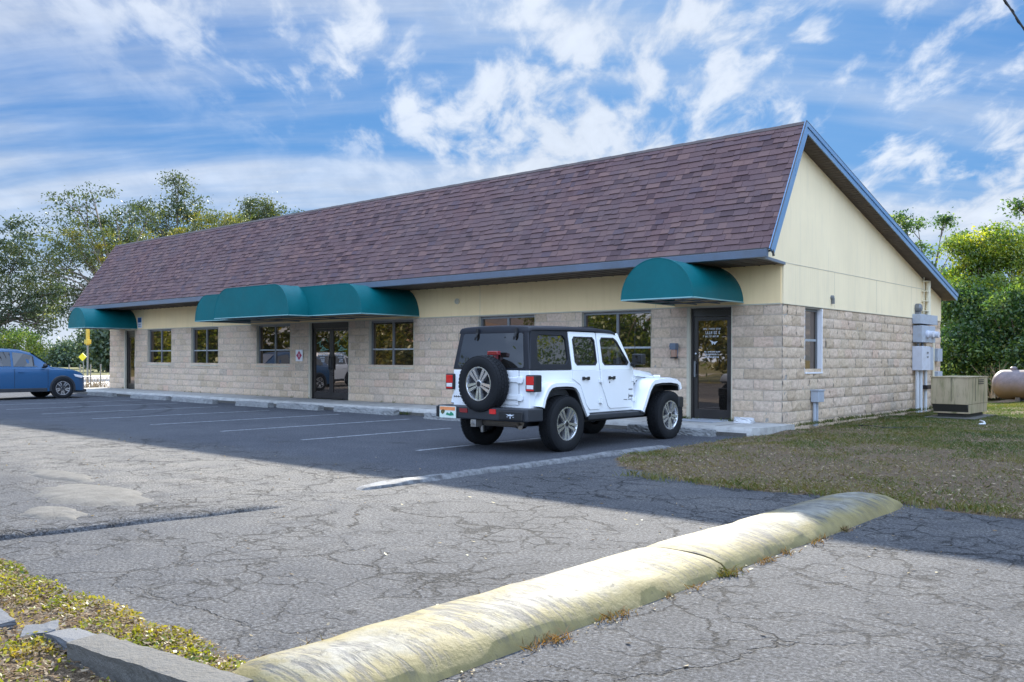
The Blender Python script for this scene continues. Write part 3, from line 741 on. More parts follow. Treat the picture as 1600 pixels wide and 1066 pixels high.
# left end panel under the slanted edge
mb = MB(); mb.prism([(0.0, 2.40), (D, 2.40), (D, slope_z(D) - 0.16), (YR + 0.1, ZR - 0.3), (YE + 0.3, ZE + 0.1), (YE + 0.3, SOF + 0.02), (0, SOF + 0.02)], 'x', XL - 0.02, XL + 0.05)
mb.build('gable_panel', M['creamside'], bld)
# eave gutter / fascia and soffit
mb = MB(); mb.prism([(YE - 0.02, 3.125), (YE - 0.085, 3.135), (YE - 0.10, 3.262), (YE - 0.085, 3.268), (YE - 0.01, 3.262)], 'x', XLE - 0.02, EX - 0.02)
mb.build('front_fascia', M['fascia'], bld)
mb = MB(); mb.box(XLE, EX, YE - 0.055, YE - 0.03, 3.262, ZE + 0.016)
mb.build('drip_edge', M['bronze'], bld)
mb = MB(); mb.prism([(YE - 0.03, SOF - 0.018), (-0.022, SOF - 0.012), (-0.022, SOF + 0.01), (YE - 0.03, SOF + 0.01)], 'x', XLE, 0.03)
for x in np.arange(XLE + 0.3, 0, 0.305): mb.box(x, x + 0.012, YE, -0.03, SOF - 0.024, SOF - 0.015)
mb.build('front_soffit', M['soffit'], bld)
mb = MB(); mb.prism([(0.20, -1.30), (0.245, -1.30), (0.050, 0.03), (0.031, 0.03), (0.031, -0.2)], 'z', SOF - 0.03, SOF + 0.02)
mb.prism([(0.03, -1.30), (0.20, -1.30), (0.031, -0.2)], 'z', SOF - 0.01, SOF + 0.01)
mb.build('soffit_return', M['fascia'], bld)
# rake boards: steep front leg and long rear leg, both stepped
th = 0.15
def rake(mb, off, wdt, x0, x1):
    # front leg
    a = Vector((0, YE - 0.02, ZE - 0.02)) ; b = Vector((0, YR, ZR)); 
    n_ = -nrm; r_ = Vector((0, (YB - YR), (ZB - ZR))).normalized(); rn = Vector((0, r_.z, -r_.y))
    pk = lambda o: None
    # peak offset intersection of the two inner lines
    def inter(o):
        p = b + n_ * o; q_ = b + rn * o
        # p + t*(-sd) = q_ + s*r_
        A = np.array([[-sd.y, -r_.y], [-sd.z, -r_.z]]); rhs = np.array([q_.y - p.y, q_.z - p.z]); t, s = np.linalg.solve(A, rhs)
        return p - sd * t
    o0, o1 = off, off + wdt
    P0, P1 = inter(o0), inter(o1)
    A0 = a + n_ * o0; A1 = a + n_ * o1 
    E0 = Vector((0, YB + 0.03, 0)); E0.z = ZB + (-0.0) ; E0 = Vector((0, YB + 0.02, ZB)) + rn * o0; E1 = Vector((0, YB + 0.02, ZB)) + rn * o1
    A0.z = max(A0.z, 3.16); 
    mb.prism([(A0.y, A0.z), (P0.y, P0.z), (P1.y, P1.z), (A1.y, A1.z)], 'x', x0, x1)
    mb.prism([(P0.y, P0.z), (E0.y, E0.z), (E1.y, E1.z), (P1.y, P1.z)], 'x', x0, x1)
mb = MB(); rake(mb, -0.03, 0.085, EX + 0.001, EX + 0.040); rake(mb, 0.057, 0.105, EX + 0.001, EX + 0.022)
mb.build('rake_fascia', M['rake'], bld)
mb = MB(); rake(mb, -0.036, 0.008, EX + 0.024, EX + 0.044)
mb.build('rake_drip_edge', M['bronze'], bld)
# rake soffit
mb = MB(); r_ = Vector((0, (YB - YR), (ZB - ZR))).normalized(); rn = Vector((0, r_.z, -r_.y)); Lr = math.hypot(YB - YR, ZB - ZR)
k = 0.25
while k < Lr - 0.02:
    p = Vector((0, YR, ZR)) + r_ * k + rn * 0.135; q_ = Vector((0, YR, ZR)) + r_ * min(k + 0.098, Lr) + rn * 0.135
    mb.prism([(p.y, p.z), (q_.y, q_.z), (q_.y + rn.y * 0.012, q_.z + rn.z * 0.012), (p.y + rn.y * 0.012, p.z + rn.z * 0.012)], 'x', 0.02, EX - 0.012)
    k += 0.11
p = Vector((0, YR, ZR)) + r_ * 0.0 + rn * 0.128; q_ = Vector((0, YB, ZB)) + rn * 0.128
mb.prism([(p.y, p.z), (q_.y, q_.z), (q_.y + rn.y * .006, q_.z + rn.z * .006), (p.y + rn.y * .006, p.z + rn.z * .006)], 'x', 0.02, EX - 0.012)
mb.build('rake_soffit', M['soffit'], bld)
mb = MB(); mb.tube([(0.27, YE + 0.01, 3.17), (0.30, YE + 0.03, 3.24), (0.38, YE + 0.05, 3.25), (0.39, YE + 0.06, 3.15)], 0.022, 6)
mb.build('gutter_outlet', M['bronze'], bld)

# windows
def window(x0, x1, z0, z1, rail=True, wide=0.05, rz=1.60):
    fr = MB(); y0, y1 = 0.07, 0.13
    fr.box(x0, x0 + wide, y0, y1, z0, z1); fr.box(x1 - wide, x1, y0, y1, z0, z1)
    fr.box(x0 + wide, x1 - wide, y0, y1, z0, z0 + wide); fr.box(x0 + wide, x1 - wide, y0, y1, z1 - wide, z1)
    xm = (x0 + x1) / 2
    fr.box(xm - 0.03, xm + 0.03, y0 + 0.005, y1 - 0.005, z0 + wide, z1 - wide)
    w_ = fr.build('window', M['alu'], bld)
    WL[w_.name] = Vector((0, 0, 0))
    if rail:
        r = MB(); r.box(x0 + wide, xm - 0.03, y0 + 0.010, y1 - 0.01, rz - 0.02, rz + 0.02); r.box(xm + 0.03, x1 - wide, y0 + 0.010, y1 - 0.01, rz - 0.02, rz + 0.02)
        r.build('meeting_rail', M['alulight'], w_)
    for a, b in ((x0 + wide, xm - 0.03), (xm + 0.03, x1 - wide)):
        for zz0, zz1 in ((z0 + wide, rz - 0.02), (rz + 0.02, z1 - wide)):
            p = MB(); t = random.uniform(-0.0015, 0.0015)
            p.quad((a, 0.105 + t, zz0), (b, 0.105 - t, zz0), (b, 0.105 - t, zz1), (a, 0.105 + t, zz1)).build('pane', M['glass'], w_, fix=False)
    s = MB(); s.box(x0 - 0.002, x1 + 0.002, -0.035, 0.07, z0 - 0.035, z0 + 0.002); s.build('sill', M['reveal'], w_)
    # jambs
    j = MB(); j.box(x0 - 0.001, x0 + 0.006, -0.012, 0.069, z0, z1 + 0.02); j.build('jamb', M['reveal'], w_); j = MB(); j.box(x1 - 0.006, x1 + 0.001, -0.012, 0.069, z0, z1 + 0.02); j.build('jamb', M['reveal'], w_)
for (x0, x1, z0, z1) in OPEN:
    if z0 > 1: window(x0 + 0.006, x1 - 0.006, z0, z1)
# side window (single, sash)
y0, y1, z0, z1 = SIDE_OPEN[0]
fr = MB()
fr.box(-0.13, -0.07, y0, y0 + 0.045, z0, z1); fr.box(-0.13, -0.07, y1 - 0.045, y1, z0, z1); fr.box(-0.13, -0.07, y0 + 0.045, y1 - 0.045, z0, z0 + 0.045); fr.box(-0.13, -0.07, y0 + 0.045, y1 - 0.045, z1 - 0.045, z1)
w_ = fr.build('window', M['alu'], bld)
r = MB(); r.box(-0.125, -0.08, y0 + 0.045, y1 - 0.045, 1.72, 1.765); r.build('meeting_rail', M['alulight'], w_)
for a, b in ((z0 + 0.045, 1.72), (1.765, z1 - 0.045)):
    MB().quad((-0.10, y0 + 0.045, a), (-0.10, y1 - 0.045, a), (-0.10, y1 - 0.045, b), (-0.10, y0 + 0.045, b)).build('pane', M['glass'], w_, fix=False)
s = MB(); s.box(-0.069, 0.03, y0 - 0.01, y1 + 0.03, z0 - 0.03, z0 + 0.001); s.box(-0.069, 0.022, y1 - 0.008, y1 + 0.035, z0, z1 + 0.02); s.box(-0.069, 0.01, y0 - 0.002, y0 + 0.006, z0, z1); s.build('sill', M['sign_white'], w_)

# glyph rows: lettering too small to read, as rows of letter-like strokes
def glyphs(mb, x0, x1, zc, h, y=0.09, seed=0, gap=0.0):
    rg = random.Random(seed); x = x0; w = h * 0.62
    while x < x1 - w * 0.5:
        if rg.random() < 0.13: x += w * 0.8; continue
        k = rg.randrange(6); t = h * 0.17; a, b = x, x + w * 0.8; lo, hi = zc - h / 2, zc + h / 2
        mb.box(a, a + t, y - 0.002, y, lo, hi)
        if k in (0, 2, 4): mb.box(b - t, b, y - 0.002, y, lo, hi)
        if k in (0, 1, 3): mb.box(a + t, b, y - 0.002, y, hi - t, hi)
        if k in (1, 2, 5): mb.box(a + t, b, y - 0.002, y, lo, lo + t)
        if k in (1, 3, 4): mb.box(a + t, b - t, y - 0.002, y, zc - t / 2, zc + t / 2)
        x += w * 1.08
def door(x0, x1, z0, z1, leaves, name='door', fw=0.055):
    fr = MB(); y0, y1 = 0.05, 0.15; head = z1 - 0.15
    fr.box(x0, x0 + 0.05, y0, y1, z0, z1); fr.box(x1 - 0.05, x1, y0, y1, z0, z1); fr.box(x0 + 0.05, x1 - 0.05, y0, y1, z1 - 0.06, z1); fr.box(x0 + 0.05, x1 - 0.05, y0 + 0.01, y1 - 0.02, head - 0.02, z1 - 0.06)
    frame = fr.build('door_frame', M['bronze'], bld)
    n = leaves; W_ = (x1 - x0 - 0.10) / n
    res = []
    for i in range(n):
        a = x0 + 0.05 + i * W_; b = a + W_
        d = MB(); yy0, yy1 = 0.075, 0.12; top = head - 0.025; f = 0.085
        d.box(a + 0.003, a + f, yy0, yy1, z0 + 0.015, top); d.box(b - f, b - 0.003, yy0, yy1, z0 + 0.015, top)
        d.box(a + f, b - f, yy0, yy1, z0 + 0.015, z0 + 0.20); d.box(a + f, b - f, yy0, yy1, top - 0.075, top)
        dd = d.build(name, M['bronze'], bld)
        MB().quad((a + f, 0.098, z0 + 0.20), (b - f, 0.098, z0 + 0.20), (b - f, 0.098, top - 0.075), (a + f, 0.098, top - 0.075)).build('glass', M['glass'], dd, fix=False)
        res.append((dd, a, b))
    return res
dr = door(-1.95, -1.03, F0, 2.375, 1)
d0, a, b = dr[0]
h = MB(); h.box(a + 0.025, a + 0.06, 0.03, 0.045, 1.00, 1.32); h.box(a + 0.03, a + 0.055, 0.04, 0.08, 1.02, 1.06); h.box(a + 0.03, a + 0.055, 0.04, 0.08, 1.26, 1.30); h.build('pull_handle', M['alu'], d0)
MB().lathe([(0, 0), (0, 0.018), (0.01, 0.018), (0.012, 0)], (a + 0.045, 0.075, 1.47), (0, -1, 0), 12).build('lock_cylinder', M['letters'], d0)
MB().box(-1.90, -1.08, 0.0, 0.05, F0, F0 + 0.018).build('threshold', M['alulight'], d0)
L = MB()
for row in ((-1.70, -1.31, 1.96, 0.034, 1), (-1.65, -1.34, 1.885, 0.058, 5), (-1.70, -1.31, 1.812, 0.034, 8), (-1.68, -1.32, 1.505, 0.026, 3), (-1.66, -1.35, 1.455, 0.028, 4), (-1.68, -1.32, 1.40, 0.026, 6)):
    L = MB(); glyphs(L, *row[:4], 0.096, row[4]); L.build('door_lettering', M['letters'], d0)
L = MB(); L.prism([(-1.56, 1.74), (-1.47, 1.70), (-1.38, 1.715), (-1.42, 1.68), (-1.45, 1.64), (-1.47, 1.68), (-1.50, 1.64), (-1.52, 1.69)], 'y', 0.094, 0.0965); L.build('door_emblem', M['letters'], d0)
dr = door(-14.65, -12.84, F0, 2.385, 2)
for i, (dd, a, b) in enumerate(dr):
    hx = b - 0.055 if i == 0 else a + 0.055
    MB().box(hx - 0.018, hx + 0.018, 0.02, 0.04, 1.02, 1.42).box(hx - 0.012, hx + 0.012, 0.03, 0.075, 1.05, 1.08).box(hx - 0.012, hx + 0.012, 0.03, 0.075, 1.36, 1.39).build('pull_handle', M['blackpl'], dd)
    xm = (a + b) / 2
    for q_, (w_, hh, z) in enumerate(((0.46, 0.045, 1.505), (0.50, 0.045, 1.435), (0.30, 0.04, 1.37), (0.18, 0.04, 1.31), (0.18, 0.04, 1.26))):
        L = MB(); glyphs(L, xm - w_ / 2, xm + w_ / 2, z, hh, 0.096, 10 + q_ + i); L.build('door_lettering', M['letters'], dd)
    L = MB()
    L.tube([(xm - 0.28, 0.094, 1.78), (xm - 0.10, 0.094, 1.84), (xm + 0.02, 0.094, 1.95), (xm + 0.10, 0.094, 1.93), (xm + 0.24, 0.094, 1.82)], 0.008, 4)
    L.tube([(xm - 0.14, 0.094, 1.83), (xm - 0.13, 0.094, 1.68), (xm - 0.02, 0.094, 1.72), (xm + 0.06, 0.094, 1.66), (xm - 0.12, 0.094, 1.58)], 0.014, 4)
    L.tube([(xm - 0.10, 0.094, 1.57), (xm + 0.26, 0.094, 1.61)], 0.014, 4)
    L.tube([(xm - 0.04, 0.094, 1.66), (xm + 0.12, 0.094, 1.64), (xm + 0.16, 0.094, 1.60)], 0.012, 4)
    L.build('door_emblem', M['letters_green'], dd)
dr = door(-26.47, -25.67, F0, 2.37, 1)
dd, a, b = dr[0]
MB().box(b - 0.07, b - 0.04, 0.03, 0.05, 1.0, 1.3).box(b - 0.065, b - 0.045, 0.04, 0.08, 1.12, 1.18).build('pull_handle', M['alulight'], dd)
# smooth painted door reveals
for (x0, x1) in ((-1.95, -1.03), (-14.65, -12.84), (-26.47, -25.67)):
    j = MB(); j.box(x0 - 0.06, x0 + 0.002, -0.020, 0.05, F0, BT); j.build('door_jamb', M['reveal'], bld); j = MB(); j.box(x1 - 0.002, x1 + 0.015, -0.016, 0.05, F0, BT)
    j.build('door_jamb', M['reveal'], bld)

# ------------------------------------------------------------------ awnings
def awning(name, label, x0, x1, d, zb, zt, rx, second=None, lw=0.0):
    t = thing(name, label, 'awning', ((x0 + x1) / 2, 0, zb), 'green canvas awnings over the doors')
    def prof(a, b, rx):
        p = []; n = 14; rz = zt_ - zb
        for k in range(n + 1):
            an = math.pi / 2 * k / n; p.append((a + rx - rx * math.cos(an), zb + rz * math.sin(an)))
        for k in range(1 if b - a > 2 * rx + 0.01 else 0, n + 1):
            an = math.pi / 2 * (1 - k / n) if b - a > 2 * rx + 0.01 else math.pi / 2 * (1 - k / n)
            if k == 0: continue
            p.append((b - rx + rx * math.cos(an), zb + rz * math.sin(an)))
        if b - a > 2 * rx + 0.01: p.insert(n + 1, (b - rx, zt_))
        q = [p[0]]
        for w in p[1:]:
            if math.hypot(w[0] - q[-1][0], w[1] - q[-1][1]) > 1e-4: q.append(w)
        return q
    parts = [(x0, x1, 0.03, d, zt, rx)]
    if second: parts.append(second)
    for (a, b, ya, dd, zt_, rx_) in parts:
        pr = prof(a, b, rx_); n = len(pr)
        m = MB(); ny = 10; vs = []; fs = []
        for j in range(ny + 1):
            y = -ya - (dd - ya) * j / ny; sag = 0.010 * (math.sin(math.pi * ((j * 2) % ny) / ny) ** 2)
            for (x, z) in pr:
                k = (z - zb) / (zt_ - zb); vs.append((x, y, z - sag * k))
        for j in range(ny):
            for k in range(n - 1): fs.append((j * n + k, j * n + k + 1, (j + 1) * n + k + 1, (j + 1) * n + k))
        m.add(vs, fs).build('canvas_barrel', M['teal'], t, smooth=True, fix=False)
        f = MB(); f.add([(x, -dd - 0.003, z) for x, z in pr], [tuple(range(n))]); f.build('front_panel', M['teal'], t, fix=False)
        h = MB(); e = 0.014
        h.tube([(pr[0][0], -ya, zb), (pr[0][0], -dd, zb), (pr[-1][0], -dd, zb), (pr[-1][0], -ya, zb)], e, 6)
        h.build('hem_tube', M['hem'], t)
        h = MB(); h.tube([(x, -dd, z) for x, z in pr], 0.010, 6); h.build('piping', M['teal'], t)
        h = MB()
        for y in np.arange(-0.5, -dd, -0.62): h.tube([(pr[0][0], y, zb), (pr[-1][0], y, zb)], 0.015, 6)
        xm = a + (b - a) / 3
        while xm < b - 0.1: h.tube([(xm, -ya, zb), (xm, -dd, zb)], 0.013, 6); xm += (b - a) / 3
        h.build('awning_frame', M['alu'], t)
    return t
awning('awning', 'single green half-round awning over the glass door behind the white off-roader', -2.29, -0.77, 1.93, 2.45, 3.185, 0.745)
awning('awning', 'widest green awning, stepped in two tiers over the double glass doors', -17.79, -9.90, 1.93, 2.45, 3.21, 0.66, (-15.62, -12.04, 1.90, 2.55, 3.265, 0.66))
awning('awning', 'green awning at the far left corner over the narrow dark door', -26.93, -25.45, 1.93, 2.43, 3.16, 0.72)

# ------------------------------------------------------------------ fixtures on the walls
t = thing('wall_lamp', 'small dark lantern fixed on the block pier left of the single glass door', 'wall lamp', (-2.26, -0.02, 1.5))
m = MB(); m.prism([(-2.34, 1.60), (-2.18, 1.60), (-2.20, 1.68), (-2.32, 1.68)], 'y', -0.16, -0.03); m.box(-2.31, -2.21, -0.04, 0.0, 1.38, 1.62); m.box(-2.33, -2.19, -0.155, -0.035, 1.55, 1.60); m.build('lamp_hood', M['fascia'], t, bevel=0.006)
m = MB(); m.box(-2.31, -2.21, -0.14, -0.042, 1.40, 1.55); m.build('lamp_glass', pbr('amber_glass', (0.34, 0.20, 0.15), 0.15, coat=1), t, bevel=0.01)
m = MB(); m.box(-2.315, -2.205, -0.145, -0.04, 1.37, 1.398); m.build('lamp_base', M['bronze'], t)
t = thing('hazard_sign', 'small white placard with red four-part diamond left of the double doors', 'sign', (-15.16, -0.03, 1.4))
m = MB(); m.box(-15.33, -14.99, -0.040, -0.028, 1.26, 1.60); m.build('panel', M['sign_white'], t)
m = MB(); c_ = (-15.16, 1.43)
for s_x, s_z in ((0, .076), (0, -.076), (.076, 0), (-.076, 0)):
    m.prism([(c_[0] + s_x - .066, c_[1] + s_z), (c_[0] + s_x, c_[1] + s_z - .066), (c_[0] + s_x + .066, c_[1] + s_z), (c_[0] + s_x, c_[1] + s_z + .066)], 'y', -0.043, -0.041)
m.build('diamond', M['sign_red'], t)
t = thing('notice_sign', 'blue and white notice plate on cream wall beside the far left awning', 'sign', (-25.25, -0.03, 2.6))
m = MB(); m.box(-25.42, -25.08, -0.036, -0.026, 2.46, 2.86); m.build('panel', M['sign_white'], t)
m = MB(); m.box(-25.39, -25.11, -0.039, -0.037, 2.66, 2.84); m.build('blue_field', M['sign_blue'], t)
m = MB(); glyphs(m, -25.38, -25.12, 2.58, 0.05, -0.037, 2); glyphs(m, -25.38, -25.12, 2.51, 0.035, -0.037, 9); m.build('lettering', M['sign_blue'], t)
m = MB(); m.lathe([(0, 0), (0, 0.07), (0.04, 0.07), (0.05, 0.04), (0.05, 0)], (-8.5, -0.025, 2.78), (0, -1, 0), 14); m.box(-8.52, -8.48, -0.10, -0.03, 2.76, 2.80)
tag(m.build('camera_mount', M['reveal']), 'small round cream fitting high on the front wall right of the wide awning', 'wall fitting')
m = MB(); m.lathe([(0, 0), (0, 0.05), (0.05, 0.045), (0.06, 0)], (0.022, 2.27, 2.63), (1, 0, 0), 12); m.box(0.03, 0.09, 2.25, 2.29, 2.50, 2.62)
tag(m.build('wall_bracket', M['alu'], bevel=0.003), 'tiny grey bracket on the cream gable above the side window', 'bracket')

t = thing('outlet_box', 'small grey utility box on a conduit low on the side wall', 'utility box', (0.06, 1.42, 0.1))
MB().box(0.02, 0.17, 1.26, 1.56, 0.52, 0.74).build('box', M['box_gray'], t, bevel=0.008)
MB().box(0.015, 0.185, 1.245, 1.575, 0.741, 0.765).build('lid', M['box_gray'], t)
MB().tube([(0.07, 1.33, 0.05), (0.07, 1.33, 0.52)], 0.035, 10).tube([(0.07, 1.46, 0.05), (0.07, 1.46, 0.52)], 0.022, 8).build('conduit', M['box_gray'], t)

t = thing('electric_meter_panel', 'stacked grey meter boxes and conduits near the rear corner of the side wall', 'meter panel', (0.1, 8.0, 0.1))
MB().box(0.02, 0.22, 7.42, 8.80, 2.26, 2.50).build('wiring_trough', M['box_gray'], t, bevel=0.006)
m = MB(); m.box(0.02, 0.24, 7.46, 8.54, 1.80, 2.22); b_ = m.build('meter_box', M['box_gray'], t, bevel=0.006)
for y in (7.85, 8.28):
    MB().lathe([(0, 0.10), (0.05, 0.10), (0.07, 0.085), (0.16, 0.08), (0.17, 0)], (0.24, y, 2.0), (1, 0, 0), 16).build('meter_dial', M['box_pale'], b_)
MB().box(0.02, 0.26, 7.42, 8.08, 1.10, 1.70).build('breaker_box', M['box_pale'], t, bevel=0.008)
MB().box(0.265, 0.272, 7.78, 7.90, 1.52, 1.56).box(0.265, 0.272, 7.78, 7.90, 1.42, 1.45).build('panel_label', M['alu'], t)
MB().box(0.02, 0.20, 8.14, 8.54, 1.10, 1.68).build('breaker_box', M['box_gray'], t, bevel=0.008)
for y, r, z0, z1, mt in ((7.55, 0.045, 0.05, 1.10, 'pipe'), (7.80, 0.055, 0.05, 1.10, 'pipe'), (8.22, 0.04, 0.05, 1.10, 'pipe'), (7.62, 0.03, 1.70, 1.80, 'alu'), (7.95, 0.03, 1.70, 1.80, 'alu'), (7.7, 0.03, 2.22, 2.26, 'alu'), (8.2, 0.03, 2.22, 2.26, 'alu')):
    MB().tube([(0.10, y, z0), (0.10, y, z1)], r, 10).build('conduit', M[mt], t)
MB().tube([(0.10, 8.42, 2.5), (0.10, 8.42, 3.62)], 0.06, 12).build('riser_pipe', M['pipe_cream'], t)
m = MB()
for z in (2.6, 2.85, 3.1, 3.35, 3.55): m.box(0.03, 0.14, 8.13, 8.36, z, z + 0.02)
m.tube([(0.08, 8.14, 2.5), (0.08, 8.14, 3.6)], 0.012, 6); m.build('pipe_strap', M['pipe_cream'], t)
MB().lathe([(0, 0.11), (0.1, 0.11), (0.14, 0.07), (0.14, 0)], (0.03, 7.68, 2.66), (1, 0, 0), 12).box(0.03, 0.13, 7.60, 7.76, 2.44, 2.56).build('weather_head', M['alu'], t)
MB().box(0.06, 0.2, 8.05, 8.35, 0.62, 0.72).build('clamp', M['bronze'], t)
t = thing('phone_box', 'pair of small pale service boxes stacked at the rear end of the side wall', 'service box', (0.1, 9.3, 1.0))
MB().box(0.02, 0.16, 9.05, 9.45, 1.32, 1.66).build('box', M['box_gray'], t, bevel=0.01)
MB().box(0.02, 0.15, 9.10, 9.50, 0.80, 1.06).build('box', M['box_gray'], t, bevel=0.01)
MB().tube([(0.06, 9.0, 0.1), (0.06, 9.0, 1.9)], 0.03, 8).build('conduit', M['pipe_cream'], t)

# rooftop-style packaged unit on a pad
t = thing('air_conditioning_unit', 'mildewed tan packaged air conditioner on a concrete pad at the side wall', 'air conditioner', (1.67, 5.3, 0.1))
ax0, ax1, ay0, ay1 = 1.31, 2.03, 4.50, 6.12
MB().box(ax0 - 0.10, ax1 + 0.16, ay0 - 0.15, ay1 + 0.15, 0.0, 0.145).build('pad', M['darkconc'], t, bevel=0.01)
MB().box(ax0, ax1, ay0, ay1, 0.42, 0.985).build('cabinet', M['ac'], t, bevel=0.008)
MB().box(ax0 - 0.015, ax1 + 0.015, ay0 - 0.015, ay1 + 0.015, 0.987, 1.005).build('lid', M['ac'], t)
MB().prism([(ay0, 0.418), (ay1, 0.418), (ay1 - 0.05, 0.26), (ay0 + 0.12, 0.26)], 'x', ax0 + 0.02, ax1 - 0.01).build('coil_skirt', M['acdark'], t)
MB().box(ax1 - 0.008, ax1 - 0.002, ay0 + 0.1, ay1 - 0.05, 0.26, 0.417).box(ax0 + 0.02, ax1, ay0 + 0.12, ay1 - 0.05, 0.225, 0.258).build('base_rail', M['ac'], t)
MB().box(ax0 + 0.08, ax1 - 0.08, ay0 + 0.2, ay1 - 0.1, 0.145, 0.224).build('feet', M['acdark'], t)
m = MB()
for z in (0.84, 0.88, 0.92): m.box(ax1 + 0.001, ax1 + 0.012, 5.35, 5.75, z, z + 0.018)
m.build('louvre', M['acdark'], t)
for y in (5.1,): MB().box(ax1 + 0.001, ax1 + 0.005, y, y + 0.008, 0.48, 0.97).box(ax0 + 0.4, ax0 + 0.408, ay0 - 0.004, ay0 - 0.001, 0.48, 0.97).build('panel_seam', M['acdark'], t)

# propane tank
t = thing('propane_tank', 'large weathered horizontal gas tank on the grass behind the building', 'gas tank', (1.9, 14.6, 0.0))
pr = []; r_t, Lt = 0.45, 3.6
for k in range(9): a = math.pi / 2 * k / 8; pr.append((r_t * 0.8 * (1 - math.cos(a)), r_t * math.sin(a)))
pr += [(r_t * 0.8 + Lt * q_, r_t) for q_ in (0.3, 0.6, 0.9)]
for k in range(9): a = math.pi / 2 * (1 - k / 8); pr.append((Lt + r_t * 0.8 - r_t * 0.8 * (1 - math.cos(a)) + 0.36 * 0, r_t * math.sin(a)))
pr = sorted(pr, key=lambda q_: q_[0])
MB().lathe(pr, (0.16, 14.6, 0.62), (1, 0, 0), 32).build('tank_body', M['tank'], t, smooth=True)
for x in (0.85, 3.3): MB().box(x, x + 0.12, 14.32, 14.88, 0.02, 0.24).build('foot', M['darkconc'], t)
MB().lathe([(0, 0), (0, 0.10), (0.08, 0.10), (0.12, 0.05), (0.12, 0)], (0.75, 14.6, 1.05), (0, 0, 1), 14).build('valve_cap', M['tank'], t)

# ------------------------------------------------------------------ kerbs, stops, speed hump
HL = ['near length of the worn yellow speed hump, nearest the camera', 'far length of the worn yellow speed hump, ending at the grass']
for i, (y0, y1, lab) in enumerate(((-13.85, -10.64, HL[0]), (-10.62, -7.02, HL[1]))):
    vs, fs = kerbstrip('h', 4.13, y0, y1, 0.72, 0.128, None, 0.022, seed=3 + i, taper=0.30 if i == 0 else 0.45, n=70, zpow=0.60)
    # close butt joint in the middle: keep the meeting ends blunt
    m = MB(); vv = []
    n_, mm = 70, 13
    for a_ in range(n_ + 1):
        t_ = a_ / n_
        for k in range(mm):
            x, y, z = vs[a_ * mm + k]
            s_ = k / (mm - 1) * 2 - 1; prof = (1 - abs(s_) ** 2.5) ** 0.60 if abs(s_) < 1 else 0
            near_mid = (i == 0 and t_ > 0.85) or (i == 1 and t_ < 0.15)
            if near_mid:
                dmid = abs((y1 if i == 0 else y0) - y); e = min(1, 0.82 + dmid / 0.12 * 0.18)
                z = -0.006 + 0.128 * prof * e; x = 4.13 + s_ * 0.36 * (0.985 + 0.015 * e)
            z += (float(vnoise(y, i * 3 + s_, 1.1, 5)) - 0.5) * 0.02 * prof
            vv.append((x, y + 0.03 * s_, z))
    m.add(vv, fs); m.add([vv[(n_ if i == 0 else 0) * mm + k] for k in range(mm)], [tuple(range(mm))])
    o = m.build('speed_hump', M['hump'], smooth=True); tag(o, lab, 'speed hump', 'two lengths of yellow speed hump')
vs, fs = kerbstrip('s', -0.06, -9.95, -3.85, 0.20, 0.055, None, 0.03, seed=9, taper=0.5, n=90)
tag(MB().add(vs, fs).build('kerb_strip', M['lip'], smooth=True), 'long low chipped white kerb strip right of the white off-roader', 'kerb')
vs, fs = kerbstrip('s', -0.25, -14.2, -10.95, 0.30, 0.05, None, 0.03, seed=12, taper=1.0, n=60, xe=0.20)
tag(MB().add(vs, fs).build('asphalt_ridge', M['asphalt'], smooth=True), 'low ridge of patched asphalt crossing the lot at the left', 'asphalt ridge')
# low worn patches at the left
for nm, cx, cy, rx, ry, h in (('asphalt_patch', -1.7, -11.95, 0.95, 0.42, 0.028), ('asphalt_patch', -3.4, -11.55, 0.75, 0.22, 0.025), ('asphalt_patch', -0.9, -12.6, 0.5, 0.22, 0.02)):
    n_ = 30; vs = [(cx, cy, h)]; fs = []
    rings = 5
    for r in range(1, rings + 1):
        for k in range(n_):
            a = 2 * math.pi * k / n_; rr = r / rings; j = 1 + 0.25 * float(vnoise(math.cos(a) * 2 + cx, math.sin(a) * 2, 1.5, 3) - 0.5) * 2
            vs.append((cx + rx * rr * j * math.cos(a), cy + ry * rr * j * math.sin(a), (h * (1 - rr ** 4) - (0.006 if r == rings else 0)) + 0.006 * float(vnoise(a * 2, r, 2, 1) - 0.5)))
    for k in range(n_): fs.append((0, 1 + k, 1 + (k + 1) % n_))
    for r in range(rings - 1):
        for k in range(n_): fs.append((1 + r * n_ + k, 1 + (r + 1) * n_ + k, 1 + (r + 1) * n_ + (k + 1) % n_, 1 + r * n_ + (k + 1) % n_))
    tag(MB().add(vs, fs).build('road_patch', pbr('pale_patch', (0.085, 0.080, 0.072), 0.95, var=0.6, scale=5, bs=1.0, bscale=45), smooth=True), kind='structure')

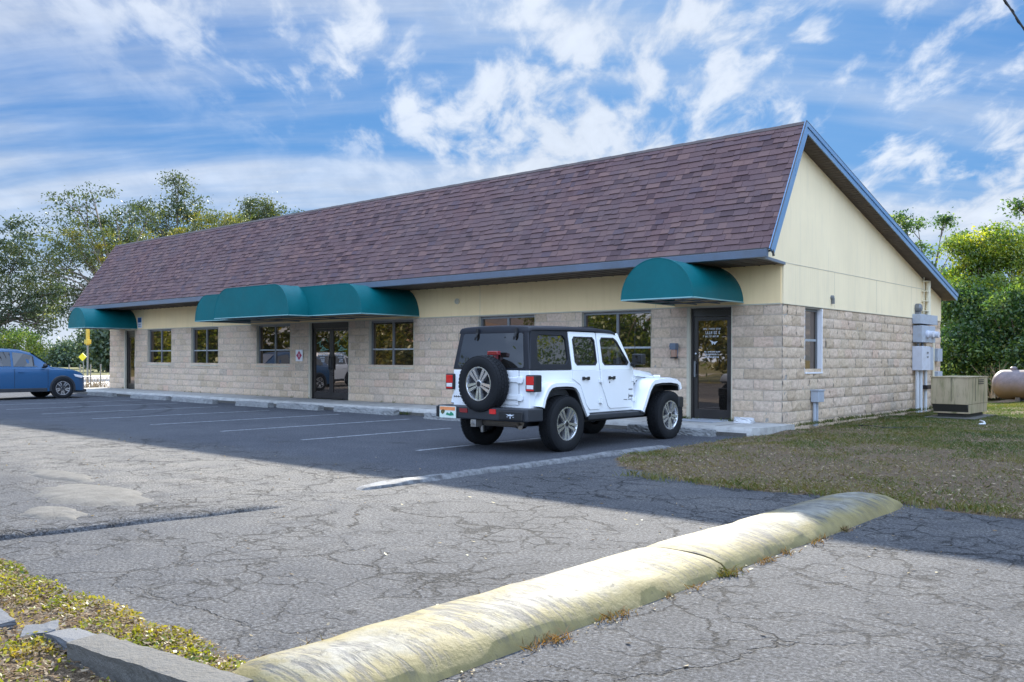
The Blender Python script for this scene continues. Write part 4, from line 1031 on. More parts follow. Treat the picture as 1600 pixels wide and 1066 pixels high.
def rough_block(name, cx, cy, lx, ly, h, mat, rot=0.0, tilt=0.0, seed=0, z=0.0, chip=0.012, bev=0.2, wav=0.16):
    """a cast concrete bar with chipped edges; origin at its base"""
    nx_, ny_, nz_ = max(3, int(lx / 0.05)), max(3, int(ly / 0.04)), 4
    me = bmesh.new(); bmesh.ops.create_cube(me, size=1)
    bmesh.ops.subdivide_edges(me, edges=[e for e in me.edges if abs(e.verts[0].co.x - e.verts[1].co.x) > .5], cuts=nx_, use_grid_fill=True)
    bmesh.ops.subdivide_edges(me, edges=[e for e in me.edges if abs(e.verts[0].co.y - e.verts[1].co.y) > .5], cuts=ny_, use_grid_fill=True)
    bmesh.ops.subdivide_edges(me, edges=[e for e in me.edges if abs(e.verts[0].co.z - e.verts[1].co.z) > .5], cuts=nz_, use_grid_fill=True)
    rg = random.Random(seed)
    for v in me.verts:
        x, y, zz_ = v.co
        k = zz_ + 0.5
        sx = 1.0; sy = 1.0 - bev * k
        px, py, pz = x * lx, y * ly * sy, k * h
        edge = (abs(y) > 0.49) + (zz_ > 0.49) + (abs(x) > 0.49)
        j = chip * (1 + edge * 0.7)
        nn = float(vnoise(px + seed, py + pz, 7, seed)) - 0.5
        v.co = (px + rg.uniform(-j, j) * 0.5, py + rg.uniform(-j, j) * 0.5 + nn * chip, pz * (1 + nn * wav) - (abs(rg.gauss(0, 1)) * chip if edge >= 2 and zz_ > .4 else 0))
    m_ = bpy.data.meshes.new(name); me.to_mesh(m_); me.free(); m_.materials.append(mat)
    o = bpy.data.objects.new(name, m_); COL.objects.link(o); o.location = (cx, cy, z); o.rotation_euler = (tilt, 0, rot)
    return o
STOPS = [(-20.7, -1.88, 2.35, 0.01, 'cracked wheel stop below the second window from the left'), (-17.8, -1.95, 2.5, -0.02, 'crumbling wheel stop below the wall between second and third windows'),
         (-14.55, -1.95, 1.55, 0.03, 'palest wheel stop, just left of the double doors'), (-12.65, -1.78, 1.9, 0.0, 'broken-edged wheel stop in front of the double doors'),
         (-10.0, -1.72, 2.3, 0.0, 'long wheel stop below the window right of the double doors'), (-6.5, -2.0, 2.0, 0.0, 'wheel stop half hidden behind the white off-roader'),
         (-1.35, -1.72, 1.75, 0.0, 'pale wheel stop in front of the single glass door'), (-24.2, -1.9, 1.9, 0.0, 'wheel stop at the front of the blue crossover')]
for i, (x, y, l, r, lab) in enumerate(STOPS):
    tag(rough_block('wheel_stop', x, y, l, 0.20, 0.135, M['stop'], r, 0, 20 + i, -0.004), lab, 'wheel stop', 'concrete wheel stops along the walk')
for (x, y, lx, ly, h, r, tl, lab, mt) in ((3.68, -13.985, 1.02, 0.17, 0.13, 0.13, 0.0, 'rough concrete kerb beside the near end of the yellow hump', 'darkconc'),):
    tag(rough_block('kerb_block', x, y, lx, ly, h, M[mt], r, tl, 40, -0.01, chip=0.003, bev=0.05, wav=0.02), lab, 'kerb')
for i, (x, y, lx, ly, h, r, tl, lab) in enumerate(((3.00, -14.02, 0.26, 0.16, 0.05, 0.10, -0.10, 'tilted broken slab of kerb next to the long kerb block'), (2.74, -14.07, 0.18, 0.15, 0.045, -0.45, 0.1, 'small broken kerb slab, middle of the three'), (2.38, -14.15, 0.30, 0.12, 0.045, -0.10, 0.05, 'broken kerb slab at the left edge of the frame'))):
    tag(rough_block('broken_slab', x, y, lx, ly, h, M['slab'], r, tl, 50 + i, 0.035, chip=0.003, bev=0.03, wav=0.03), lab, 'slab', 'broken kerb slabs at the lower left')
# bits near the door
o = rough_block('landscape_rock', -0.62, -0.28, 0.34, 0.22, 0.11, pbr('white_rock', (0.55, 0.55, 0.56), 0.9, var=0.15, bs=0.5, bscale=20), 0.2, 0, 61, 0.155, chip=0.02, bev=0.45); tag(o, 'pale rock lying on the walk right of the single glass door', 'rock')
m = MB(); m.prism([(-2.05, -0.62), (-1.08, -0.66), (-1.05, -0.20), (-2.02, -0.16)], 'z', 0.162, 0.172); tag(m.build('door_mat', M['box_gray']), 'thin grey mat on the walk at the single glass door', 'mat')
# hoses
m = MB(); m.tube([(1.05, 1.0, 0.13), (1.35, 0.95, 0.135), (1.62, 0.6, 0.14), (1.85, 0.75, 0.14), (2.02, 1.15, 0.14), (2.2, 1.5, 0.13)], 0.014, 6); tag(m.build('garden_hose', M['blackpl'], smooth=True), 'short black hose lying on the grass by the side wall', 'hose')
m = MB(); m.tube([(2.42, 3.9, 0.14), (2.62, 3.35, 0.15), (2.72, 3.0, 0.14), (2.66, 2.85, 0.14)], 0.02, 6); tag(m.build('plastic_pipe', M['pipe'], smooth=True), 'bent pale pipe offcut on the grass in front of the air conditioner', 'pipe')

# street furniture at the far left
t = thing('road_sign', 'yellow road sign with yellow pole beyond the far left awning', 'road sign', (-33.9, 1.8, 0))
def PW(px, py, Z):
    cs, sn_ = math.cos(-0.0034), math.sin(-0.0034); a_ = px - 800; b2 = 560.7 - py
    u_ = (a_ * cs + b2 * sn_) / 1388.63; v_ = (-a_ * sn_ + b2 * cs) / 1388.63
    return Vector((CAMP[0] + (FW[0] + RT[0] * u_) * Z, CAMP[1] + (FW[1] + RT[1] * u_) * Z, CAMP[2] + v_ * Z))
p = PW(137, 560, 40); 
MB().tube([(p.x, p.y, 0), (p.x, p.y, 1.9)], 0.045, 8).build('lower_pole', M['pole_gray'], t)
MB().tube([(p.x, p.y, 1.9), (p.x, p.y, 3.35)], 0.085, 8).build('upper_pole', M['pole_yellow'], t)
MB().box(p.x - 0.15, p.x + 0.15, p.y - 0.1, p.y + 0.1, 1.95, 2.15).build('signal_head', M['pole_yellow'], t, bevel=0.02)
q_ = PW(129, 558, 40); ang = YAW
Mx = Matrix.Translation((q_.x, q_.y, q_.z)) @ Matrix.Rotation(YAW, 4, 'Z') @ Matrix.Rotation(R(45), 4, 'Y')
MB().box(-0.13, 0.13, -0.01, 0.01, -0.13, 0.13, Mx).build('warning_plate', M['sign_yellow'], t)
MB().tube([(q_.x + 0.02, q_.y + 0.03, 0), (q_.x + 0.02, q_.y + 0.03, q_.z + 0.05)], 0.02, 6).build('short_post', M['pole_gray'], t)
m_list = []
a = PW(108, 600, 37); b = PW(172, 600, 41)
t = thing('wire_fence', 'low thin metal fence left of the building beyond the blue crossover', 'fence', (a.x, a.y, 0))
for k in range(5):
    f_ = k / 4; x = a.x + (b.x - a.x) * f_; y = a.y + (b.y - a.y) * f_
    MB().tube([(x, y, -0.03), (x, y, 1.05)], 0.03, 6).build('post', M['pole_gray'], t)
MB().tube([(a.x, a.y, 0.52), (b.x, b.y, 0.52)], 0.014, 5).tube([(a.x, a.y, 0.22), (b.x, b.y, 0.22)], 0.010, 5).build('wire', M['pole_gray'], t)
# overhead service cable
p0, p1 = PW(1530, -60, 20), PW(1640, 106, 20)
dv = (p1 - p0); pts = [p0 - dv * 3 + Vector((0, 0, 0)), p0 - dv * 1.5, p0, p1, p1 + dv, p1 + dv * 2.0]
m = MB(); m.tube(pts, 0.022, 6); 
tw = []
for k in range(200):
    f_ = k / 199; i_ = min(4, int(f_ * 5)); ff = f_ * 5 - i_; q_ = pts[i_].lerp(pts[i_ + 1], ff); tw.append(q_ + Vector((math.cos(k * 0.9), 0, math.sin(k * 0.9))) * 0.03)
m.tube(tw, 0.010, 4)
tag(m.build('power_cable', M['blackpl']), 'twisted black overhead cable crossing the upper right corner of the sky', 'cable')
# ------------------------------------------------------------------ wheels
def wheel(parent, cx, cy, cz, side, r=0.41, w=0.24, rr=0.245, axis='x', off=(0, 0, 0), name='wheel', spokes=5):
    """side: +1 outboard along +axis, -1 along -axis. tyre > rim > hub"""
    ax = Vector((side, 0, 0)) if axis == 'x' else Vector((0, side, 0))
    O = Vector(off); c = Vector((cx, cy, cz)) + O
    h = w / 2
    prof = [(-h * 0.9, rr * 0.98), (-h, rr + 0.03), (-h, r - 0.07), (-h * 0.93, r - 0.02), (-h * 0.75, r), (h * 0.75, r), (h * 0.93, r - 0.018), (h * 1.0, r - 0.06), (h * 1.02, rr + 0.07), (h * 0.98, rr + 0.02), (h * 0.86, rr)]
    ty = MB(); ty.lathe(prof, c, ax, 56)
    # tread blocks
    a1 = ax.cross(Vector((0, 0, 1))).normalized(); a2 = ax.cross(a1)
    nb = 44
    for k in range(nb):
        for row, (d0, d1, ph) in enumerate(((-h * 0.90, -h * 0.42, 0), (-h * 0.34, h * 0.02, 0.5), (h * 0.10, h * 0.42, 0.0), (h * 0.5, h * 0.92, 0.5))):
            t0 = 2 * math.pi * (k + ph) / nb; t1 = t0 + 2 * math.pi / nb * 0.72
            vs = []
            for d_ in (d0, d1):
                for t in (t0, t1):
                    for q in (r - 0.012, r + 0.007 - (0.012 if (row in (0, 3) and abs(d_) > h * 0.8) else 0)):
                        vs.append(c + ax * d_ + (a1 * math.cos(t) + a2 * math.sin(t)) * q)
            ty.add(vs, [(0, 1, 3, 2), (4, 6, 7, 5), (1, 5, 7, 3), (0, 2, 6, 4), (0, 4, 5, 1), (2, 3, 7, 6)])
    wb = ty.build(name, M['tyre'], parent, smooth='auto')
    WL[wb.name] = WL.get(parent.name, Vector((0, 0, 0)))
    rm = MB()
    rm.lathe([(h * 0.84, rr + 0.004), (h * 0.93, rr + 0.002), (h * 0.93, rr - 0.012), (h * 0.78, rr - 0.022), (h * 0.30, rr - 0.035), (-h * 0.6, rr - 0.04)], c, ax, 48)
    for k in range(spokes):
        for s_ in (-1, 1):
            t = 2 * math.pi * k / spokes + math.pi / 2; 
            def P(rad, off_t, dep):
                d = a1 * math.cos(t) + a2 * math.sin(t); n = -a1 * math.sin(t) + a2 * math.cos(t)
                return c + ax * dep + d * rad + n * off_t
            ri, ro = 0.035, rr - 0.012
            wi, wo = 0.013, 0.034
            ci, co = 0.017 * s_, 0.040 * s_
            vs = [P(ri, ci - wi, h * .80), P(ri, ci + wi, h * .80), P(ro, co + wo * .75, h * .90), P(ro, co - wo * .75, h * .90),
                  P(ri, ci - wi * 1.1, h * .45), P(ri, ci + wi * 1.1, h * .45), P(ro, co + wo * .9, h * .5), P(ro, co - wo * .9, h * .5)]
            rm.add(vs, [(0, 1, 2, 3), (4, 7, 6, 5), (0, 4, 5, 1), (1, 5, 6, 2), (2, 6, 7, 3), (3, 7, 4, 0)])
    rm.lathe([(h * .4, 0.06), (h * .82, 0.055), (h * .84, 0.04)], c, ax, 20)
    ro_ = rm.build('rim', M['rim'], wb, smooth='auto'); WL[ro_.name] = WL[wb.name]
    dk = MB(); dk.lathe([(0.0, 0.0), (0.0, rr - 0.03)], c, ax, 32); dk.lathe([(h * .15, 0.0), (h * .15, 0.14)], c, ax, 24); dk.build('brake_disc', M['rimdark'], wb)
    hb = MB(); hb.lathe([(h * .84, 0.038), (h * .88, 0.034), (h * .89, 0)], c, ax, 16); hb.build('hub_cap', M['blackpl'], wb)
    return wb

# ------------------------------------------------------------------ white boxy off-roader, nose to the wall
JP = Vector((-1.70, -5.55, 0.0))
jp = thing('parked_offroader', 'white boxy four-door off-roader with black hardtop and rear-mounted spare tyre', 'off-road car', JP)
def J(): return MB(JP)
FY, RY = 2.93, 0.08
# tub
tub = [(-0.62, 0.62), (-0.62, 1.19), (1.93, 1.19), (2.02, 1.13), (2.02, 0.52), (0.62, 0.52), (0.54, 0.66), (0.42, 0.86), (0.30, 0.93), (-0.22, 0.93), (-0.34, 0.84), (-0.44, 0.64)]
J().prism(tub, 'x', -0.765, 0.765).build('body', M['white'], jp, bevel=0.022, seg=3)
body = bpy.data.objects['body']; WL[body.name] = JP
# engine bay sides
J().prism([(2.021, 0.60), (2.021, 1.16), (3.04, 1.04), (3.06, 0.62)], 'x', -0.60, 0.60).build('engine_bay', M['white'], jp, bevel=0.02)
# hood (crowned loft)
m = J(); vs = []; fs = []; st = [(1.93, 1.215, 0.70), (2.02, 1.225, 0.69), (2.3, 1.21, 0.665), (2.6, 1.185, 0.64), (2.9, 1.145, 0.615), (3.03, 1.10, 0.60), (3.06, 1.05, 0.59)]
for (y, z, hw) in st:
    for k in range(13):
        s = k / 12 * 2 - 1; e = abs(s)
        vs.append((s * hw, y, z - 0.05 * e ** 3 - (0.09 if e == 1 else 0) + (0.018 if e < 0.45 else 0)))
for i in range(len(st) - 1):
    for k in range(12): fs.append((i * 13 + k, i * 13 + k + 1, (i + 1) * 13 + k + 1, (i + 1) * 13 + k))
m.add(vs, fs).build('hood', M['white'], jp, smooth='auto')
m = J(); m.box(-0.60, 0.60, 3.062, 3.10, 0.68, 1.08); gr = m.build('grille', M['white'], jp, bevel=0.02); WL[gr.name] = JP
m = J()
for k in range(7): m.box(-0.30 + k * 0.09, -0.24 + k * 0.09, 3.101, 3.104, 0.74, 1.02)
m.build('grille_slot', M['blackpl'], gr)
for s in (-1, 1): J().lathe([(0, 0.10), (0.03, 0.10), (0.05, 0.07), (0.05, 0)], (s * 0.46, 3.10, 0.92), (0, 1, 0), 20).build('headlight', M['clearlens'], jp)
# door skins with seams
def skin(name, poly, x, th, mat, bev=0.008, par=None):
    r = []
    for s in (-1, 1):
        m = J(); m.prism(poly, 'x', s * x, s * (x + th)); o = m.build(name, mat, par or jp, bevel=bev); WL[o.name] = JP; r.append(o)
    return r
rd = skin('rear_door', [(0.36, 1.18), (1.05, 1.18), (1.05, 0.575), (0.80, 0.575), (0.71, 0.66), (0.56, 0.96), (0.40, 1.04), (0.36, 1.05)], 0.766, 0.012, M['white'])
fd = skin('front_door', [(1.075, 1.18), (1.975, 1.18), (1.99, 1.10), (1.975, 0.60), (1.95, 0.575), (1.34, 0.575), (1.27, 0.62), (1.22, 0.74), (1.075, 1.00)], 0.766, 0.012, M['white'])
# upper door frames and hardtop follow the tumblehome: lean in towards the roof
def lean(x, z): return x - max(0, z - 1.19) * 0.16
def upper(name, outer, inner, s, th, mat, x=0.772, par=None, bev=0.004):
    """ring panel with a hole, leaning in"""
    m = J(); n = len(outer); vs = []
    for (dx_) in (0, -th):
        for (y, z) in outer: vs.append((s * (lean(x, z) + dx_), y, z))
        for (y, z) in inner: vs.append((s * (lean(x, z) + dx_), y, z))
    fs = []
    for i in range(n):
        j = (i + 1) % n
        fs.append((i, j, n + j, n + i)); fs.append((2 * n + i, 3 * n + i, 3 * n + j, 2 * n + j))
        fs.append((i, 2 * n + i, 2 * n + j, j)); fs.append((n + i, n + j, 3 * n + j, 3 * n + i))
    m.add(vs, fs); o = m.build(name, mat, par or jp, bevel=bev); WL[o.name] = JP
    return o
def pane(outline, s, mat, x, par, name='side_glass'):
    m = J(); m.add([(s * lean(x, z), y, z) for y, z in outline], [tuple(range(len(outline)))]); return m.build(name, mat, par, fix=False)
def rr_(y0, y1, z0, z1, r=0.05, yt0=None, yt1=None):
    yt0 = y0 if yt0 is None else yt0; yt1 = y1 if yt1 is None else yt1
    return [(y0, z0 + r), (y0 + r, z0), (y1 - r, z0), (y1, z0 + r), (yt1 + (y1 - yt1) * 0.12, z1 - r), (yt1 - r, z1), (yt0 + r, z1), (yt0, z1 - r)]
def out8(y0, y1, z0, z1, yt0=None, yt1=None):
    yt0 = y0 if yt0 is None else yt0; yt1 = y1 if yt1 is None else yt1; e = 0.012
    return [(y0, z0 + e), (y0 + e, z0), (y1 - e, z0), (y1, z0 + e), (yt1 + (y1 - yt1) * 0.06, z1 - e), (yt1 - e, z1), (yt0 + e, z1), (yt0, z1 - e)]
for i, s in enumerate((-1, 1)):
    upper('door_frame', out8(0.36, 1.05, 1.183, 1.765), rr_(0.44, 1.005, 1.26, 1.69), s, 0.03, M['white'], par=rd[i])
    upper('window_seal', rr_(0.435, 1.01, 1.255, 1.695), rr_(0.455, 0.99, 1.275, 1.675), s, 0.014, M['blackpl'], x=0.774, par=rd[i], bev=0)
    pane(rr_(0.45, 0.995, 1.27, 1.68), s, M['carglass'], 0.760, rd[i])
    upper('door_frame', out8(1.075, 1.985, 1.183, 1.765, 1.075, 1.60), rr_(1.15, 1.87, 1.26, 1.69, 0.05, 1.15, 1.575), s, 0.03, M['white'], par=fd[i])
    upper('window_seal', rr_(1.145, 1.875, 1.255, 1.695, 0.05, 1.145, 1.58), rr_(1.165, 1.85, 1.275, 1.675, 0.05, 1.165, 1.56), s, 0.014, M['blackpl'], x=0.774, par=fd[i], bev=0)
    pane(rr_(1.16, 1.86, 1.27, 1.68, 0.05, 1.16, 1.57), s, M['carglass2'], 0.760, fd[i])
    # hardtop quarter
    upper('hardtop_side', out8(-0.615, 0.345, 1.195, 1.785, -0.50, 0.345), rr_(-0.42, 0.285, 1.275, 1.70, 0.06, -0.385, 0.285), s, 0.05, M['hardtop'], x=0.772, bev=0.012)
    o = pane(rr_(-0.425, 0.29, 1.27, 1.705, 0.06, -0.39, 0.29), s, M['carglass'], 0.752, jp, 'quarter_glass')
    # hinges and handles
    for y, par in ((1.062, fd[i]), (0.352 + 0.70, fd[i])): pass
    for (y, z, par) in ((1.09, 1.02, rd[i]), (1.09, 0.70, rd[i]), (2.0, 1.02, fd[i]), (2.0, 0.70, fd[i])):
        m = J(); m.box(s * 0.779, s * 0.796, y - 0.075, y + 0.03, z - 0.028, z + 0.028); m.box(s * 0.779, s * 0.802, y - 0.012, y + 0.012, z - 0.05, z + 0.05); m.build('hinge', M['white'], par, bevel=0.004)
    for (y, par) in ((0.60, rd[i]), (1.28, fd[i])):
        m = J(); m.box(s * 0.779, s * 0.812, y, y + 0.15, 1.045, 1.075); m.box(s * 0.779, s * 0.806, y - 0.01, y + 0.035, 1.035, 1.085); m.box(s * 0.779, s * 0.806, y + 0.12, y + 0.16, 1.035, 1.085)
        m.build('handle', M['blackpl'], par, bevel=0.005)
    J().lathe([(0, 0.012), (0.004, 0.012), (0.005, 0)], (s * 0.779, 1.31, 0.99), (s, 0, 0), 10).build('keyhole', M['blackpl'], fd[i])
    # mirror
    m = J(); m.box(s * 0.76, s * 0.84, 1.90, 1.96, 1.24, 1.30); m.box(s * 0.82, s * 1.02, 1.86, 1.98, 1.27, 1.44)
    o = m.build('mirror', M['blackpl'], jp, bevel=0.02); WL[o.name] = JP
    m = J(); m.box(s * 0.84, s * 1.00, 1.853, 1.859, 1.29, 1.42); m.build('mirror_glass', M['carglass'], o)
    # flares
    def flare(path, w0, w1, t, mat, nm, dz=0):
        m = J(); vs = []; fs = []; n = len(path)
        for (y, z, ny_, nz_) in path:
            for (x_, o_) in ((w0, 0), (w1 - 0.03, 0), (w1, -0.02), (w1, -t), (w0, -t)):
                vs.append((s * x_, y + ny_ * (o_ + dz), z + nz_ * (o_ + dz)))
        for a in range(n - 1):
            for k in range(5): fs.append((a * 5 + k, a * 5 + (k + 1) % 5, (a + 1) * 5 + (k + 1) % 5, (a + 1) * 5 + k))
        fs += [tuple(range(5)), tuple(range((n - 1) * 5, n * 5))]
        m.add(vs, fs); return m.build(nm, mat, jp, smooth='auto')
    def arch(pts):
        res = []
        cx_ = sum(p[0] for p in pts) / len(pts)
        for k, (y, z) in enumerate(pts):
            a = pts[max(0, k - 1)]; b = pts[min(len(pts) - 1, k + 1)]
            ty_, tz_ = b[0] - a[0], b[1] - a[1]; L_ = math.hypot(ty_, tz_); res.append((y, z, -tz_ / L_, ty_ / L_))
        return res
    rp = arch([(-0.54, 0.68), (-0.50, 0.80), (-0.42, 0.93), (-0.33, 1.00), (-0.22, 1.025), (0.0, 1.03), (0.20, 1.02), (0.31, 0.985), (0.40, 0.90), (0.50, 0.72), (0.62, 0.53)])
    flare(rp, 0.75, 0.915, 0.075, M['white'], 'fender_flare'); flare(rp, 0.74, 0.90, 0.035, M['blackpl'], 'arch_lip', -0.077)
    fp = arch([(2.00, 0.53), (2.09, 0.68), (2.19, 0.86), (2.28, 0.97), (2.38, 1.025), (2.6, 1.045), (2.9, 1.045), (3.12, 1.02), (3.23, 0.96), (3.27, 0.86)])
    flare(fp, 0.60, 0.93, 0.085, M['white'], 'fender_flare'); flare(fp, 0.60, 0.915, 0.035, M['blackpl'], 'arch_lip', -0.087)
    J().box(s * 0.60, s * 0.62, 2.1, 3.2, 0.55, 1.0).build('wheel_liner', M['blackpl'], jp)
    J().box(s * 0.5, s * 0.76, -0.5, 0.6, 0.935, 0.95).build('wheel_liner', M['blackpl'], jp)
    # side step
    m = J(); m.prism([(0.62, 0.43), (2.12, 0.43), (2.20, 0.47), (2.16, 0.515), (0.60, 0.515)], 'x', s * 0.70, s * 0.885); m.build('side_step', M['grayplast'], jp, bevel=0.018)
    # tail lamps
    a_, b_ = (0.715, 0.895)
    m = J(); m.box(s * a_, s * b_, -0.66, -0.50, 0.885, 1.125); o = m.build('tail_lamp', M['blackpl'], jp, bevel=0.018); WL[o.name] = JP
    m = J(); m.box(s * (a_ + 0.022), s * (b_ - 0.022), -0.668, -0.655, 0.985, 1.105); m.build('brake_lens', M['red'], o, bevel=0.004)
    m = J(); m.box(s * (a_ + 0.030), s * (b_ - 0.030), -0.670, -0.655, 0.925, 0.98); m.build('reverse_lens', M['clearlens'], o, bevel=0.004)
    m = J(); m.box(s * (a_ + 0.022), s * (b_ - 0.022), -0.667, -0.655, 0.90, 0.923); m.build('lower_lens', M['red'], o)
    # front seats seen through the glass
    m = J(); m.box(s * 0.12, s * 0.58, 1.05, 1.45, 0.8, 1.0); m.box(s * 0.14, s * 0.56, 0.95, 1.08, 0.9, 1.38); m.box(s * 0.24, s * 0.46, 0.96, 1.06, 1.40, 1.56); m.build('seat', M['seat'], jp, bevel=0.03)
    wheel(jp, s * 0.79, FY, 0.405, s, off=JP); wheel(jp, s * 0.79, RY, 0.405, s, off=JP)
# interior floor & dash
J().box(-0.70, 0.70, -0.4, 1.95, 1.10, 1.185).build('interior_trim', M['seat'], jp)
J().box(-0.68, 0.68, 1.70, 1.95, 1.10, 1.27).build('dashboard', M['seat'], jp, bevel=0.03)
# roof
m = J(); vs = []; fs = []; st = [(-0.555, 1.79, 0.655), (-0.54, 1.815, 0.655), (-0.46, 1.83, 0.66), (0.35, 1.845, 0.665), (1.1, 1.84, 0.665), (1.50, 1.815, 0.655), (1.62, 1.785, 0.645), (1.64, 1.755, 0.64)]
for (y, z, hw) in st:
    prof = [(-1.04, -0.060), (-1.03, -0.03), (-0.985, -0.006), (-0.9, 0.0), (-0.5, 0.012), (0, 0.016), (0.5, 0.012), (0.9, 0.0), (0.985, -0.006), (1.03, -0.03), (1.04, -0.060)]
    for (s, dz_) in prof: vs.append((s * hw * 1.02, y, z + dz_))
n = 11
for i in range(len(st) - 1):
    for k in range(n - 1): fs.append((i * n + k, i * n + k + 1, (i + 1) * n + k + 1, (i + 1) * n + k))
fs += [tuple(range(n)), tuple(range((len(st) - 1) * n, len(st) * n))]
rf = m.add(vs, fs).build('hardtop_roof', M['hardtop'], jp, smooth='auto')
J().box(-0.66, 0.66, 1.03, 1.042, 1.845, 1.862).box(-0.05, 0.05, 0.35, 1.03, 1.858, 1.866).build('roof_seam', M['blackpl'], rf)
# pillars A, windshield
for s in (-1, 1):
    m = J(); m.add([(s * 0.76, 1.93, 1.19), (s * 0.70, 1.93, 1.19), (s * 0.62, 1.60, 1.76), (s * 0.68, 1.60, 1.76), (s * 0.76, 2.0, 1.19), (s * 0.70, 2.0, 1.19), (s * 0.62, 1.66, 1.77), (s * 0.68, 1.66, 1.77)], [(0, 1, 2, 3), (4, 7, 6, 5), (0, 4, 5, 1), (1, 5, 6, 2), (2, 6, 7, 3), (3, 7, 4, 0)])
    m.build('windshield_pillar', M['white'], jp, bevel=0.01)
m = J(); m.add([(-0.70, 1.965, 1.22), (0.70, 1.965, 1.22), (0.62, 1.64, 1.76), (-0.62, 1.64, 1.76)], [(0, 1, 2, 3)]); m.build('windshield', M['carglass2'], jp, fix=False)
J().tube([(0.3, 2.05, 1.235), (0.25, 1.97, 1.25), (-0.25, 1.95, 1.27)], 0.012, 6).build('wiper', M['blackpl'], jp)
J().tube([(0.56, 2.35, 1.20), (0.56, 2.35, 1.98)], 0.004, 5).build('aerial', M['blackpl'], jp)
# rear hardtop face: frame around the back glass, leaning forward
def rearp(x, z): return (x * (1 - (z - 1.19) * 0.16 / 0.77) if z > 1.19 else x, -0.625 + (z - 1.19) * 0.13, z)
m = J()
fo = [(-0.765, 1.195), (0.765, 1.195), (0.765, 1.78), (-0.765, 1.78)]; fi = [(-0.655, 1.235), (0.655, 1.235), (0.655, 1.715), (-0.655, 1.715)]
vs = [rearp(*p) for p in fo] + [rearp(*p) for p in fi]; vs += [(a, b + 0.04, c) for a, b, c in vs]
fs = []
for i in range(4):
    j = (i + 1) % 4; fs += [(i, j, 4 + j, 4 + i), (8 + i, 12 + i, 12 + j, 8 + j), (i, 8 + i, 8 + j, j), (4 + i, 4 + j, 12 + j, 12 + i)]
m.add(vs, fs).build('hardtop_rear_frame', M['hardtop'], jp, bevel=0.012)
m = J(); vs = []
for (x, z) in ((-0.64, 1.225), (0.64, 1.225), (0.665, 1.25), (0.665, 1.70), (0.64, 1.725), (-0.64, 1.725), (-0.665, 1.70), (-0.665, 1.25)):
    a, b, c = rearp(x, z); vs.append((a, b - 0.006, c))
bgl = m.add(vs, [tuple(range(8))]).build('back_glass', M['carglass'], jp, fix=False); WL[bgl.name] = JP
for x in (-0.30, 0.47):
    m = J(); m.box(x - 0.022, x + 0.022, -0.585, -0.545, 1.72, 1.80); m.tube([(x, -0.575, 1.73), (x - 0.01, -0.60, 1.67), (x - 0.025, -0.605, 1.63)], [0.022, 0.018, 0.014], 8); m.build('glass_hinge', M['blackpl'], bgl)
J().lathe([(0, 0.016), (0.01, 0.016), (0.012, 0)], (0.25, -0.56, 1.66), (0, -1, 0), 10).build('washer_jet', M['blackpl'], bgl)
# tailgate, its hinges
m = J(); m.box(-0.56, 0.56, -0.634, -0.621, 0.69, 1.185); tg = m.build('tailgate', M['white'], jp, bevel=0.008); WL[tg.name] = JP
for z in (1.05, 0.80): J().box(0.30, 0.66, -0.655, -0.635, z - 0.035, z + 0.035).box(0.56, 0.64, -0.66, -0.63, z - 0.05, z + 0.05).build('tailgate_hinge', M['white'], tg, bevel=0.008)
J().box(0.565, 0.571, -0.6225, -0.6205, 0.69, 1.19).build('panel_gap', M['blackpl'], tg)
mm = MB(JP); glyphs(mm, -0.75, -0.60, 0.0, 0.03, 0.0, 4)
m = J(); m.box(-0.745, -0.60, -0.624, -0.6215, 0.775, 0.785); m.box(-0.745, -0.735, -0.624, -0.6215, 0.765, 0.795); m.box(-0.70, -0.69, -0.624, -0.6215, 0.765, 0.795); m.box(-0.65, -0.64, -0.624, -0.6215, 0.765, 0.795); m.build('tailgate_lettering', M['grayplast'], jp)
# spare wheel and high brake lamp
wheel(jp, 0.04, -0.80, 0.99, -1, r=0.405, w=0.25, axis='y', off=JP, name='spare_wheel')
J().box(-0.12, 0.20, -0.72, -0.62, 0.80, 1.15).build('spare_carrier', M['blackpl'], jp)
J().box(0.05, 0.25, -0.74, -0.66, 1.405, 1.465).box(0.13, 0.17, -0.70, -0.62, 1.15, 1.42).build('high_brake_lamp', M['darkred'], jp, bevel=0.01)
# rear bumper
m = J(); m.prism([(-0.90, -0.60), (-0.90, -0.82), (-0.80, -0.88), (0.80, -0.88), (0.90, -0.82), (0.92, -0.50), (0.75, -0.50), (0.75, -0.62), (-0.75, -0.62), (-0.75, -0.50), (-0.90, -0.50)], 'z', 0.47, 0.655)
bp = m.build('rear_bumper', M['grayplast'], jp, bevel=0.02); WL[bp.name] = JP
J().box(0.42, 0.86, -0.893, -0.875, 0.49, 0.615).build('bumper_inset', M['blackpl'], bp, bevel=0.01)
J().box(-0.86, -0.38, -0.885, -0.875, 0.48, 0.64).build('bumper_inset', M['blackpl'], bp, bevel=0.01)
J().box(-0.36, -0.20, -0.892, -0.88, 0.565, 0.625).build('reflector', M['darkred'], bp)
J().box(0.24, 0.36, -0.892, -0.88, 0.565, 0.635).build('reflector', M['red'], bp)
m = J(); m.box(-0.765, -0.425, -0.905, -0.893, 0.475, 0.645); pl = m.build('number_plate', pbr('plate_pale', (0.62, 0.72, 0.66), 0.5, var=0.05), bp); WL[pl.name] = JP
J().box(-0.755, -0.435, -0.908, -0.9055, 0.585, 0.637).build('plate_band', pbr('plate_orange', (0.75, 0.26, 0.10), 0.5, var=0.2, scale=20), pl)
m = J(); m.prism([(-0.73, 0.575), (-0.69, 0.60), (-0.65, 0.585), (-0.66, 0.545), (-0.70, 0.525), (-0.735, 0.55)], 'y', -0.9095, -0.9085)
m.build('plate_emblem', pbr('plate_brown', (0.10, 0.09, 0.03), 0.6), pl)
